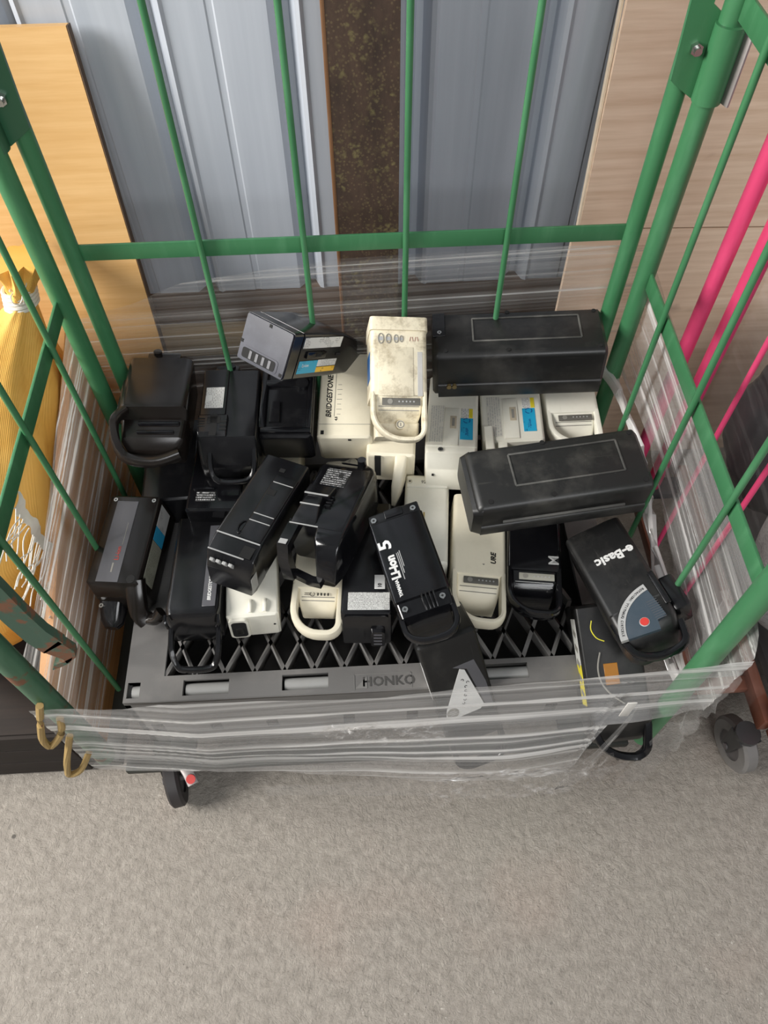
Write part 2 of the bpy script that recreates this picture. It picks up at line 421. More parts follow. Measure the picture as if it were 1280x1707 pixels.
# ribbed sheet wall
YW = 0.32
prof = [(-3.0, YW)]
for k in range(-14, 16):
    g = 0.166 + 0.2285 * k
    prof += [(g - 0.022, YW), (g + 0.000, YW + 0.030), (g + 0.012, YW + 0.030), (g + 0.024, YW), (g + 0.032, YW - 0.004), (g + 0.038, YW)]
    prof += [(g + 0.105, YW), (g + 0.108, YW + 0.0015), (g + 0.118, YW + 0.0015), (g + 0.121, YW)]
mb = MB()
rings = [[(x, y, z) for x, y in prof] + [(x, y + 0.004, z) for x, y in reversed(prof)] for z in (0.455, 2.6)]
mb.loft(rings); o = mb.build('wall_back', WALLM, angle=15); o['kind'] = 'structure'
mb = MB(); mb.box((0.5, YW + 0.03, 0.22), (7, 0.06, 0.47)); o = mb.build('baseboard_back', SKIRTW); o['kind'] = 'structure'
mb = MB(); mb.box((0.05, YW - 0.025, 0.335), (0.60, 0.04, 0.07), 0.003); o = mb.build('trim_1', PALEW); o['kind'] = 'structure'
# steel column
col_t = thing('steel_column', 'rusty brown steel column speckled with yellow lichen before the metal wall', 'column', (0.528, 0.2, 0))
mb = MB(); mb.box((0, 0.004, 1.3), (0.116, 0.008, 2.6)); mb.build('front_flange', LICHEN, col_t)
mb = MB(); mb.box((0.04, 0.05, 1.3), (0.007, 0.084, 2.6)); mb.box((0.0, 0.096, 1.3), (0.116, 0.008, 2.6)); mb.build('web', RUSTED, col_t)
mb = MB(); mb.box((-0.061, 0.005, 1.3), (0.007, 0.012, 2.6), 0.002); mb.build('flange_edge', RUSTED, col_t, label='orange rust edge')

# boards
def board(name, corners, thick, n, mat, edge, label, group=None):
    """a flat board from its four front corners; n = back direction"""
    r = thing(name, label, 'board', Vector(corners[0]), group=group); c0 = Vector(corners[0]); n = Vector(n).normalized() * thick
    f = [Vector(p) - c0 for p in corners]
    mb = MB(); mb.loft([f, [p + n for p in f]]); mb.build('panel', mat, r)
    return r


pk = board('wooden_plank', [(-0.46, 0.10, 0.0), (0.084, 0.10, 0.0), (0.050, 0.285, 1.028), (-0.46, 0.285, 1.03)], 0.018, (0, 1, -0.18), PLANKW, EDGEW, 'orange wooden plank leaning on the metal wall at left')
mb = MB(); mb.loft([[(0.545, 0.000, 0), (0.547, 0.001, 0), (0.547, 0.018, 0), (0.545, 0.018, 0)], [(0.511, 0.185, 1.028), (0.513, 0.185, 1.028), (0.513, 0.203, 1.025), (0.511, 0.203, 1.025)]]); mb.build('edge_band', EDGEW, pk, label='dark sawn edge')
EP = plain('pale_cut_edge', (0.72, 0.60, 0.45), 0.6)
u1 = board('plywood_sheet', [(0.949, 0.222, 0.655), (1.95, 0.222, 0.625), (1.95, 0.290, 1.5), (0.954, 0.290, 1.5)], 0.012, (0, 1, -0.1), PLYW, EDGEW, 'upper pale plywood sheet leaning on the wall at right')
mb = MB(); mb.loft([[(-0.004, 0, 0), (0, 0, 0), (0, 0.012, 0), (-0.004, 0.012, 0)], [(-0.002, 0.093, 0.845), (0.002, 0.093, 0.845), (0.002, 0.105, 0.845), (-0.002, 0.105, 0.845)]]); mb.build('edge_band', EP, u1, label='pale cut edge')
u2 = board('plywood_sheet', [(0.925, 0.16, 0.0), (1.95, 0.16, 0.0), (1.95, 0.222, 0.622), (0.940, 0.222, 0.652)], 0.012, (0, 1, -0.1), PLYW, EDGEW, 'lower plywood sheet standing under the upper sheet at right')
board('side_board', [(-0.045, -0.60, 0.02), (-0.045, 0.09, 0.02), (-0.055, 0.09, 0.575), (-0.055, -0.60, 0.36)], 0.018, (-1, 0, 0), SIDEW, EDGEW, 'orange brown board standing on edge along the left side of the green cage')

# ------------------------------------------------------------------ green roll cage
cage = thing('roll_cage', 'green steel roll cage cart holding the heap of bike batteries', 'cart', (0, 0, 0))
YF = -0.66; ZT = 1.72; ZB = 0.12


def post(name, x, y, z0, z1, r, mat):
    mb = MB(); mb.cyl((x, y, z0), (x, y, z1), r, 20); return mb.build(name, mat, cage)


post('post', 0.035, 0.0, ZB, ZT, 0.0145, GREEN); post('post', 0.965, 0.0, ZB, ZT, 0.0145, GREEN)
post('post', 0.0, -0.035, ZB, ZT, 0.0165, GREEN); post('post', 1.0, -0.025, ZB, ZT, 0.0165, GREENW)
YP = -0.640
post('post', 0.0, YP, 0.20, ZT, 0.0175, GREENR); post('post', 1.0, YP - 0.006, 0.16, ZT, 0.0175, GREENW)
XR = [0.247, 0.416, 0.584, 0.753]
for x in XR:
    mb = MB(); mb.cyl((x, -0.006, 0.20), (x, -0.006, ZT), 0.0052, 10); mb.build('rod', GREEN, cage)
for z in (0.806, 1.45):
    mb = MB(); mb.box((0.5, 0.003, z), (0.93, 0.005, 0.030), 0.001); mb.build('cross_bar', GREEN, cage)
SY = [-0.15, -0.332, -0.513]
for sx in (0, 1):
    for y in SY:
        mb = MB(); mb.cyl((sx + (0.006 if sx == 0 else -0.006), y, 0.20), (sx + (0.006 if sx == 0 else -0.006), y, 1.30), 0.0052, 10); mb.build('rod', GREEN, cage)
    for z in (0.735, 1.165):
        mb = MB(); mb.box((sx + (-0.003 if sx == 0 else 0.003), -0.345, z), (0.005, 0.62, 0.034), 0.001); mb.build('cross_bar', GREEN, cage)
# base frame
mb = MB()
mb.box((0.5, 0.0, 0.15), (1.0, 0.03, 0.03), 0.003); mb.box((0.5, -0.630, 0.10), (0.98, 0.03, 0.02), 0.003)
for x in (0, 1): mb.box((x, -0.33, 0.15), (0.03, 0.62, 0.03), 0.003)
for x in (0.12, 0.88): mb.box((x, -0.33, 0.115), (0.05, 0.60, 0.012), 0.002)
mb.build('base_frame', DARKFR, cage)
# clamp brackets on the back corners
for s, xc in ((1, 1.0), (-1, 0.0)):
    mb = MB()
    zc = 1.095 if s > 0 else 1.06
    mb.cyl((xc, -0.028, zc - 0.055), (xc, -0.028, zc + 0.045), 0.0205, 20)
    mb.loft([[(xc - s * 0.060, -0.014 + d, zc + 0.11), (xc - s * 0.055, -0.014 + d, zc - 0.030), (xc - s * 0.048, -0.014 + d, zc - 0.036), (xc - s * 0.020, -0.014 + d, zc - 0.055), (xc, -0.014 + d, zc - 0.055), (xc, -0.014 + d, zc + 0.045), (xc - s * 0.028, -0.014 + d, zc + 0.065), (xc - s * 0.024, -0.014 + d, zc + 0.11)] for d in (0, -0.006)])
    br = mb.build('corner_bracket', GREEN if s > 0 else GREENR, cage)
    mb = MB(); mb.box((xc + s * 0.0215, -0.038, zc - 0.005), (0.004, 0.022, 0.102), 0.0012, rot=(0, 0, s * 0.35)); mb.build('sleeve_edge', GALV, br, label='bare grey metal edge')
    mb = MB(); mb.cyl((xc - s * 0.034, -0.018, zc + 0.012), (xc - s * 0.034, -0.033, zc + 0.012), 0.0052, 12); mb.cyl((xc - s * 0.034, -0.018, zc + 0.012), (xc - s * 0.034, -0.027, zc + 0.012), 0.0085, 6); mb.build('bolt', STEEL, br, label='bare steel bolt')
# rusty latch arm and wire hooks at the front left post
mb = MB()
mb.loft([[(x + dx, -0.650 + dy, z + dz) for dx, dy, dz in ((-0.017, -0.006, -0.014), (0.017, -0.006, 0.014), (0.017, 0.006, 0.014), (-0.017, 0.006, -0.014))] for x, z in ((0.060, 1.02), (0.070, 0.88), (0.074, 0.79), (0.079, 0.735), (0.088, 0.700))] )
mb.loft([[(x + dx, -0.650 + dy, z + dz) for dx, dy, dz in ((-h_, -0.006, -h_), (h_, -0.006, h_), (h_, 0.006, h_), (-h_, 0.006, -h_))] for x, z, h_ in ((0.086, 0.705, 0.015), (0.099, 0.676, 0.011), (0.097, 0.660, 0.009))])
mb.loft([[(x + dx, -0.650 + dy, z + dz) for dx, dy, dz in ((-0.004, -0.006, -0.008), (0.004, -0.006, 0.008), (0.004, 0.006, 0.008), (-0.004, 0.006, -0.008))] for x, z in ((0.098, 0.662), (0.080, 0.648), (0.066, 0.640))])
mb.build('latch_arm', LATCHM, cage, label='rusty latch arm')
for P_ in ([(0.004, -0.662, 0.520), (-0.022, -0.672, 0.440), (-0.033, -0.674, 0.398), (-0.030, -0.674, 0.372), (0.002, -0.670, 0.420), (0.012, -0.660, 0.460)], [(0.000, -0.662, 0.380), (-0.030, -0.672, 0.300), (-0.050, -0.674, 0.240), (-0.056, -0.674, 0.210), (-0.030, -0.672, 0.229), (0.000, -0.660, 0.285)]):
    mb = MB(); mb.tube(P_, 0.0058, 8)
    mb.build('wire_hook', RUSTY, cage, label='rusty brass coloured wire hook')


def caster(parent, x, y, rz, r=0.055, wd=0.028, tyre=RUBBER, plate_z=0.12, forkm=None, trail=0.0):
    forkm = forkm or DARKFR
    M = Matrix.Translation((x, y, 0)) @ Matrix.Rotation(rz, 4, 'Z')
    T = lambda p: M @ Vector(p)
    mb = MB(); mb.cyl(T((0, trail, plate_z)), T((0, trail, plate_z - 0.012)), 0.024, 16)
    for s in (-1, 1):
        a = [T((s * (wd / 2 + 0.004), yy, zz)) for yy, zz in ((trail - 0.02, plate_z - 0.01), (trail + 0.02, plate_z - 0.01), (0.012, r - 0.012), (-0.012, r - 0.012))]
        b = [T((s * (wd / 2 + 0.007), yy, zz)) for yy, zz in ((trail - 0.02, plate_z - 0.01), (trail + 0.02, plate_z - 0.01), (0.012, r - 0.012), (-0.012, r - 0.012))]
        mb.loft([a, b])
    k = mb.build('caster', forkm, parent)
    mb = MB()
    prof_ = [(-wd / 2, r * 0.55), (-wd / 2, r * 0.9), (-wd / 2 + 0.005, r), (wd / 2 - 0.005, r), (wd / 2, r * 0.9), (wd / 2, r * 0.55)]
    rings = []
    for i in range(29):
        a = 2 * PI * i / 28; rings.append([T((q, rr * math.cos(a), r + rr * math.sin(a))) for q, rr in prof_])
    mb.loft(rings, cap=False)
    mb.build('wheel', tyre, k)
    mb = MB(); mb.cyl(T((-wd / 2 + 0.004, 0, r)), T((wd / 2 - 0.004, 0, r)), r * 0.56, 24); mb.cyl(T((-wd / 2 - 0.010, 0, r)), T((wd / 2 + 0.010, 0, r)), 0.007, 10); mb.build('wheel_hub', plain('hub_grey', (0.12, 0.11, 0.11), 0.5), k)
    return k, T


k, T = caster(cage, 0.094, -0.648, R(12), trail=0.045)
mb = MB(); mb.sweep([T((0.024, 0.012, 0.098)), T((0.034, -0.010, 0.098)), T((0.040, -0.032, 0.092))], 0.022, 0.014); pd = mb.build('brake_pedal', GALV, k)
mb = MB(); mb.cyl(T((0.038, -0.022, 0.098)), T((0.038, -0.025, 0.104)), 0.009, 14); mb.build('pedal_cap', REDBTN, pd, label='red round cap')
for x, y in ((0.90, -0.50), (0.12, -0.06), (0.88, -0.06)): caster(cage, x, y, R(20))

# ------------------------------------------------------------------ grey plastic pallet deck
ZD = 0.33
pal = thing('plastic_pallet', 'grey plastic pallet with diamond lattice deck inside the green cage', 'pallet', (0.5, -0.31, 0.12))
Q = Vector((0.5, -0.31, 0.12))
X0, X1, Y0, Y1 = 0.061, 0.955, -0.592, -0.03
HX0, HX1, HY0, HY1 = 0.128, 0.89, -0.546, -0.09


def q3(x, y, z): return (x - Q.x, y - Q.y, z - Q.z)


mb = MB()
th = 0.012


def rect(x0, x1, y0, y1, z0, z1): mb.box(q3((x0 + x1) / 2, (y0 + y1) / 2, (z0 + z1) / 2), (x1 - x0, y1 - y0, z1 - z0))


slots = [(0.163, 0.243), (0.336, 0.417), (0.52, 0.60), (0.690, 0.770)]
SL0, SL1 = -0.584, -0.5555
rect(X0, HX0, SL1, Y1, ZD - th, ZD); rect(X0, HX0, Y0, SL0, ZD - th, ZD); rect(X0, X0 + 0.005, SL0, SL1, ZD - th, ZD); rect(X0 + 0.027, HX0, SL0, SL1, ZD - th, ZD); rect(HX1, X1, Y0, Y1, ZD - th, ZD); rect(HX0, HX1, HY1, Y1, ZD - th, ZD)
rect(HX0, HX1, Y0, SL0, ZD - th, ZD); rect(HX0, HX1, SL1, HY0, ZD - th, ZD)
px = HX0
for a, b in slots:
    if a == 0.52: continue
    rect(px, a, SL0, SL1, ZD - th, ZD); px = b
rect(px, HX1, SL0, SL1, ZD - th, ZD)
mb.build('deck_rim', GREYPAL, pal)
mb = MB(); rect(X0, X1, Y0, Y0 + 0.01, 0.215, ZD - th)
for a, b in ((0.05, 0.085), (0.105, 0.120), (0.19, 0.205), (0.29, 0.305), (0.40, 0.415), (0.55, 0.565), (0.66, 0.675), (0.80, 0.815), (0.90, 0.955)):
    pass
xs_ = [X0, 0.080, 0.102, 0.186, 0.208, 0.292, 0.314, 0.436, 0.458, 0.556, 0.578, 0.688, 0.710, 0.818, 0.840, X1]
for i in range(0, len(xs_) - 1, 2): rect(xs_[i], xs_[i + 1], Y0, Y0 + 0.01, 0.165, 0.215)
rect(X0, X1, Y0, Y0 + 0.01, 0.12, 0.165); rect(X0, X1, Y1 - 0.01, Y1, 0.12, ZD - th)
rect(X0, X0 + 0.01, Y0, Y1, 0.12, ZD - th); rect(X1 - 0.01, X1, Y0, Y1, 0.12, ZD - th)
mb.build('skirt', GREYPAL, pal)
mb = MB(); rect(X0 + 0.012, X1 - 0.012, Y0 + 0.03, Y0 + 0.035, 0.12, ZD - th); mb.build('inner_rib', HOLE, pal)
mb = MB()
cw, chh = 0.0530, 0.110
nx = int((HX1 - HX0) / cw) + 1; ny = int((HY1 - HY0) / chh) + 1


def bar2(x0, y0, x1, y1):
    d = Vector((x1 - x0, y1 - y0, 0)); n_ = Vector((-d.y, d.x, 0)).normalized() * 0.0036
    p = [Vector(q3(x0, y0, 0)), Vector(q3(x1, y1, 0))]
    mb.loft([[p[0] + n_ + Vector((0, 0, ZD - 0.002)), p[0] - n_ + Vector((0, 0, ZD - 0.002)), p[0] - n_ + Vector((0, 0, ZD - 0.026)), p[0] + n_ + Vector((0, 0, ZD - 0.026))],
             [p[1] + n_ + Vector((0, 0, ZD - 0.002)), p[1] - n_ + Vector((0, 0, ZD - 0.002)), p[1] - n_ + Vector((0, 0, ZD - 0.026)), p[1] + n_ + Vector((0, 0, ZD - 0.026))]])


for i in range(nx):
    for j in range(2 * ny):
        xa = HX0 + i * cw; ya = HY0 + j * chh / 2
        if ya + chh / 2 > HY1 + 0.01: continue
        s = (j % 2 == 0)
        for (ax, bx) in (((xa, xa + cw / 2), (xa + cw, xa + cw / 2)) if s else ((xa + cw / 2, xa), (xa + cw / 2, xa + cw))):
            if max(ax, bx) <= HX1 + 0.005: bar2(ax, ya, bx, ya + chh / 2)
mb.build('deck_lattice', GREYPAL, pal)
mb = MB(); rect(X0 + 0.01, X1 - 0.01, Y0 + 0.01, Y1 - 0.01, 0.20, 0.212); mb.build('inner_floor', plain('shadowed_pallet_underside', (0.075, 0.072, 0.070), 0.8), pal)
for a, b in slots:
    if a == 0.52: continue
    mb = MB(); mb.cyl(q3(a + 0.004, -0.5698, ZD - 0.016), q3(b + 0.0, -0.5698, ZD - 0.016), 0.0130, 16); mb.build('pipe', ROLL, pal)
mb = MB(); mb.cyl(q3(X0 + 0.012, -0.5698, ZD - 0.016), q3(X0 + 0.032, -0.5698, ZD - 0.016), 0.0130, 16); mb.build('pipe', ROLL, pal)
tx = lettering(pal, 'HONKO', 0.0245, q3(0.523, -0.577, ZD + 0.0002), 0.0, plain('embossed_grey', (0.085, 0.082, 0.078), 0.55), ext=0.0006, bold=0.0004)
mb = MB()
for (a, b, c_, d) in ((0.462, 0.5635, -0.5632, -0.5620), (0.462, 0.4632, -0.590, -0.562), (0.562, 0.5635, -0.590, -0.562)): rect(a, b, c_, d, ZD, ZD + 0.0008)
mb.loft([[q3(x, y, z) for x, y in ((0.464, -0.588), (0.485, -0.566), (0.485, -0.588))] for z in (ZD, ZD + 0.0008)])
mb.build('emblem_frame', plain('embossed_light_grey', (0.22, 0.215, 0.205), 0.55), pal)

# ------------------------------------------------------------------ bike batteries
POSE = {
'B1':(0.116,-0.114,0.485, -87.8,-10.1,-5.4, 0.206,0.119,0.099),
'B2':(0.249,-0.105,0.444, -90.6,-0.2,-0.9, 0.197,0.109,0.090),
'B3':(0.359,-0.075,0.446, -93.4,8.4,-0.6, 0.160,0.101,0.082),
'B4':(0.391,-0.031,0.562, -129.6,-35.7,1.4, 0.268,0.106,0.086),
'B5':(0.473,-0.049,0.426, -94.4,10.3,1.4, 0.190,0.104,0.089),
'B6':(0.559,-0.099,0.550, -92.7,27.9,-6.1, 0.220,0.100,0.087),
'B8':(0.675,-0.111,0.400, -98.1,-6.0,1.6, 0.200,0.097,0.094),
'B9':(0.796,-0.085,0.405, -94.5,-0.6,5.4, 0.200,0.116,0.089),
'B10':(0.910,-0.097,0.404, -93.1,0.0,3.3, 0.200,0.102,0.089),
'B11':(0.794,-0.046,0.533, 176.1,3.4,0.2, 0.312,0.122,0.106),
'B12':(0.821,-0.319,0.512, 185.5,1.7,-5.4, 0.297,0.126,0.086),
'B13':(0.609,-0.297,0.336, -96.5,-1.4,0.5, 0.200,0.084,0.084),
'B14':(0.693,-0.381,0.335, -97.5,-0.2,-3.6, 0.270,0.098,0.084),
'B15':(0.797,-0.385,0.345, -98.3,-0.0,0.9, 0.250,0.096,0.084),
'B16':(0.947,-0.488,0.407, -77.9,-8.0,20.3, 0.235,0.101,0.097),
'B17':(0.914,-0.569,0.282, -85.5,26.9,4.0, 0.263,0.104,0.088),
'B18':(0.642,-0.546,0.270, -60.7,60.3,16.0, 0.312,0.103,0.089),
'B19':(0.585,-0.461,0.430, -77.1,1.7,10.2, 0.238,0.095,0.094),
'B20':(0.442,-0.343,0.445, -111.8,-8.1,8.4, 0.229,0.104,0.086),
'B21':(0.308,-0.332,0.433, -113.8,-5.9,-0.8, 0.240,0.086,0.090),
'B22':(0.064,-0.312,0.339, -97.9,5.6,4.6, 0.181,0.098,0.095),
'B23':(0.187,-0.392,0.330, -88.1,-11.7,-2.9, 0.236,0.092,0.096),
'B24':(0.284,-0.385,0.340, -86.6,-1.6,-2.3, 0.196,0.090,0.075),
'B25':(0.412,-0.398,0.336, -95.4,0.8,1.0, 0.250,0.094,0.084),
'B26':(0.495,-0.396,0.348, -93.0,-7.7,-0.2, 0.250,0.086,0.095),
'B31':(0.323,-0.099,0.335, -89.8,0.1,0.4, 0.200,0.104,0.089),
'B7':(0.557,-0.100,0.387, -96.2,-0.0,-0.5, 0.170,0.093,0.084),
'B27':(0.221,-0.173,0.355, -93.7,0.2,0.5, 0.200,0.104,0.089),
}
POSE['B32'] = (0.795, -0.15, 0.331, 180, 0, 0, 0.34, 0.11, 0.066)
POSE['B33'] = (0.118, -0.125, 0.331, -88, 0, 0, 0.20, 0.105, 0.085)
GRP = 'bike batteries heaped in the green cage'


class Bat:
    def __init__(s, key, label, name='bike_battery'):
        x, y, z, yaw, p, r, L, W, H = POSE[key]; s.L, s.W, s.H = L, W, H
        s.t = thing(name, label, 'battery', (x, y, z), (R(r), R(p), R(yaw)), GRP)

    def part(s, name, mb, mat, **kw): return mb.build(name, mat, s.t, **kw)

    def top(s): return s.H

    def text(s, txt, size, x, y, rotz, mat, z=None, **kw): return lettering(s.t, txt, size, (x, y, (s.H if z is None else z) + 0.0003), rotz, mat, **kw)

    def plate(s, name, mat, c, d, rot=None, bev=0.0004, **kw):
        mb = MB(); mb.box(c, d, bev, rot, 1); return mb.build(name, mat, s.t, **kw)

    def screws(s, pts, r=0.0045, up=True):
        for p in pts:
            mb = MB(); mb.cyl((p[0], p[1], p[2] - 0.002), (p[0], p[1], p[2] + 0.0016), r, 12)
            o = mb.build('screw', STEEL, s.t, label='bright steel screw')
            mb = MB(); mb.box((p[0], p[1], p[2] + 0.0018), (r * 0.9, r * 0.25, 0.0006)); mb.box((p[0], p[1], p[2] + 0.0018), (r * 0.25, r * 0.9, 0.0006)); mb.build('screw_slot', HOLE, o)


def loop_path(xs, L, W, z, t, rl=0.55, rr=0.22, drop=0.0):
    """D shaped carrying loop seen from above, left corner swept in more than the right one"""
    e = L / 2 - t / 2; w2 = W / 2 - t / 2; P = [(xs, -w2, z), (xs + (e - xs) * 0.25, -w2, z)]
    cl = (e - xs) * rl * 1.1; wl_ = W * rl
    for k in range(9):
        a = R(90 * k / 8); P.append((e - cl + cl * math.sin(a) - 0.0, -w2 + wl_ - wl_ * math.cos(a), z))
    cr = W * rr
    for k in range(7):
        a = R(90 * k / 6); P.append((e - cr + cr * math.cos(a), w2 - cr + cr * math.sin(a), z))
    P += [(xs + (e - xs) * 0.25, w2, z), (xs, w2, z)]
    out = []
    for x, y, zz in P:
        f = max(0, (x - xs) / (e - xs)); out.append((x, y, zz - drop * f * f))
    return out


def loop_battery(key, label, mat, hl=0.075, disp=None, t=0.011, hh=0.020, r=0.008, depth=0.45, rl=0.55, dl=0.56):
    b = Bat(key, label); L, W, H = b.L, b.W, b.H; xs = L / 2 - hl
    mb = MB(); wi = W - 2 * t + 0.002
    secs = [(-L / 2, W - 0.012, 0.006, H - 0.006, r), (-L / 2 + 0.005, W, 0, H, r), (xs - 0.004, W, 0, H, r), (xs, W - 0.001, 0.0, H - 0.001, r), (xs + 0.001, wi, 0.002, H - 0.004, 0.004)]
    for k in range(1, 8):
        f = k / 7; secs.append((xs + 0.002 + f * hl * dl, wi - 0.016 * f ** 3, 0.002 + f * f * H * (1 - depth) * 0.72, H - 0.006 - (H * depth) * f ** 2.2, 0.004))
    mb.body(secs)
    b.part('case', mb, mat)
    mb = MB(); mb.sweep(loop_path(xs - 0.006, L, W, H - hh / 2, t, rl), t, hh); b.part('handle', mb, mat)
    if disp:
        g = MB(); g.box((xs + 0.011, 0.004, H - 0.0050), (0.013, wi - 0.016, 0.0030), 0.0008); d = b.part('display_panel', g, disp)
        g = MB()
        for k in range(5): g.cyl((xs + 0.011, 0.000 + k * 0.0065, H - 0.0040), (xs + 0.011, 0.000 + k * 0.0065, H - 0.0030), 0.0016, 8)
        g.build('indicator_dots', SILVER, d)
        g = MB(); g.cyl((xs + 0.011, -0.016, H - 0.0040), (xs + 0.011, -0.016, H - 0.0030), 0.0048, 14); bt = g.build('check_button', GREYINK, d)
    for k, f in enumerate((0.36, 0.50)):
        zt = H - 0.006 - (H * depth) * f ** 2.2
        g = MB(); g.box((xs + 0.002 + f * hl * dl, 0, zt + 0.0002), (0.0012, wi - 0.012, 0.0008), rot=(0, 0.1, 0)); b.part('groove', g, GREYINK if mat not in (GLOSS, BLACK) else SILVER)
    return b, xs


def block(key, label, mat, r=0.008, tf=0.004, nf=0.004, near=None, name='bike_battery'):
    """plain bevelled case; near = extra sections shaping the end towards +x"""
    b = Bat(key, label, name); L, W, H = b.L, b.W, b.H; mb = MB()
    secs = [(-L / 2, W - 2 * tf, tf, H - tf, r), (-L / 2 + tf, W, 0, H, r)]
    secs += near(L, W, H) if near else [(L / 2 - nf, W, 0, H, r), (L / 2, W - 2 * nf, nf, H - nf, r)]
    mb.body(secs); b.part('case', mb, mat); return b


def recycle(b, c, s, mat):
    """three bent arrows of a recycling mark built from short strokes"""
    mb = MB()
    for k in range(3):
        a0 = R(90 + 120 * k)
        P = [(c[0] + s * math.cos(a0 + R(q)), c[1] + s * math.sin(a0 + R(q)), c[2]) for q in (-48, -20, 0, 20, 42)]
        mb.sweep(P, s * 0.30, 0.0004, rnd=False)
    return mb.build('recycling_mark', mat, b.t)


# --- B1 back left
def n1(L, W, H): return [(L / 2 - 0.062, W, 0, H, 0.012), (L / 2 - 0.056, W, 0, H - 0.003, 0.010), (L / 2 - 0.05, W - 0.004, 0, H * 0.72, 0.008), (L / 2 - 0.012, W - 0.01, 0, H * 0.62, 0.010), (L / 2, W - 0.03, 0.01, H * 0.45, 0.012)]


b = block('B1', 'glossy black bike battery at the back left corner of the cage, topmost there', BROWNB, 0.012, near=n1); L, W, H = b.L, b.W, b.H
g = MB(); g.box((-L / 2 - 0.010, 0.004, H - 0.02), (0.022, 0.062, 0.034), 0.004); g.cyl((-L / 2 - 0.012, -0.008, H - 0.004), (-L / 2 - 0.012, -0.008, H + 0.004), 0.008, 14); b.part('end_tab', g, BROWNB)
g = MB(); g.sweep([(L / 2 - 0.058, -W / 2 + 0.012, H - 0.012), (L / 2 - 0.03, -W / 2 - 0.006, H - 0.02), (L / 2 + 0.01, -W / 2 + 0.008, H * 0.4), (L / 2 + 0.018, 0, H * 0.3), (L / 2 + 0.008, W / 2 - 0.012, H * 0.4)], 0.016, 0.020); b.part('handle', g, BROWNB)
g = MB(); g.box((L / 2 - 0.040, 0.010, H * 0.71), (0.008, W * 0.62, 0.008), 0.003); g.box((L / 2 - 0.022, 0.005, H * 0.665), (0.006, W * 0.55, 0.006), 0.002); b.part('end_rib', g, GLOSS)
g = MB(); g.box((-0.02, -W / 2 - 0.003, H * 0.55), (0.09, 0.014, 0.04), 0.004); b.part('side_clip', g, BROWNB)
# --- B2
b = block('B2', 'black bike battery with a white label and slot beside the back left battery', BLACK, 0.006, near=lambda L, W, H: [(L / 2 - 0.028, W, 0, H, 0.006), (L / 2 - 0.024, W, 0, H - 0.006, 0.008), (L / 2 - 0.004, W - 0.004, 0, H * 0.5, 0.010), (L / 2, W - 0.012, 0.006, H * 0.4, 0.01)]); L, W, H = b.L, b.W, b.H
g = MB(); g.body([(-L / 2 + 0.004, W * 0.44, H - 0.004, H + 0.003, 0.002, -W * 0.26), (0.02, W * 0.44, H - 0.004, H + 0.004, 0.002, -W * 0.26)]); g.body([(0.024, W * 0.50, H - 0.004, H + 0.007, 0.002, -W * 0.24), (L / 2 - 0.035, W * 0.48, H - 0.004, H + 0.007, 0.002, -W * 0.24), (L / 2 - 0.028, W * 0.46, H - 0.004, H + 0.001, 0.001, -W * 0.24)]); b.part('raised_rail', g, BLACK)
b.plate('paper_label', WLABEL, (-0.022, -W * 0.25, H + 0.0042), (0.052, 0.034, 0.0006))
g = MB(); g.box((0.048, -W * 0.22, H + 0.0072), (0.050, 0.013, 0.001)); g.box((0.036, -W * 0.22, H + 0.0072), (0.016, 0.024, 0.001))
for k in range(4): g.box((0.032 + k * 0.006, -W * 0.43, H + 0.0072), (0.0022, 0.013, 0.001))
for k in range(3): g.box((0.04 + k * 0.009, -W * 0.06, H + 0.0072), (0.004, 0.012, 0.001))
b.part('key_slot', g, HOLE)
g = MB(); g.box((-L / 2 - 0.006, -0.01, H - 0.016), (0.016, 0.045, 0.026), 0.003); g.cyl((-L / 2 - 0.006, 0.0, H - 0.004), (-L / 2 - 0.006, 0.0, H + 0.004), 0.006, 12); b.part('end_tab', g, BLACK)
g = MB(); g.sweep([(L / 2 - 0.03, -W * 0.30, H * 0.72), (L / 2 + 0.008, -W * 0.30, H * 0.5), (L / 2 + 0.026, -W * 0.18, H * 0.30), (L / 2 + 0.028, W * 0.25, H * 0.30), (L / 2 + 0.016, W * 0.42, H * 0.42), (L / 2 - 0.02, W * 0.44, H * 0.7)], 0.010, 0.012); b.part('handle', g, GLOSS)
# --- B3
b = block('B3', 'black bike battery with a recessed square end under the tilted labelled battery', BLACK, 0.008); L, W, H = b.L, b.W, b.H
g = MB(); z = H + 0.002
for c_, d in (((0.0, -W / 2 + 0.006, z), (L - 0.03, 0.012, 0.012)), ((0.0, W / 2 - 0.008, z), (L - 0.03, 0.010, 0.010)), ((-L / 2 + 0.045, 0, z), (0.014, W - 0.01, 0.012)), ((L / 2 - 0.012, 0, z), (0.012, W - 0.006, 0.010))): g.box(c_, d, 0.003)
b.part('rim', g, GLOSS)
g = MB(); g.body([(L / 2 - 0.075, 0.018, H, H + 0.004, 0.001, -W / 2 + 0.028), (L / 2 - 0.030, 0.020, H, H + 0.004, 0.001, -W / 2 + 0.028)]); b.part('ledge', g, BLACK); g = MB(); g.cyl((-L / 2 + 0.046, W * 0.26, H - 0.002), (-L / 2 + 0.046, W * 0.26, H + 0.010), 0.012, 16); b.part('round_boss', g, BLACK)
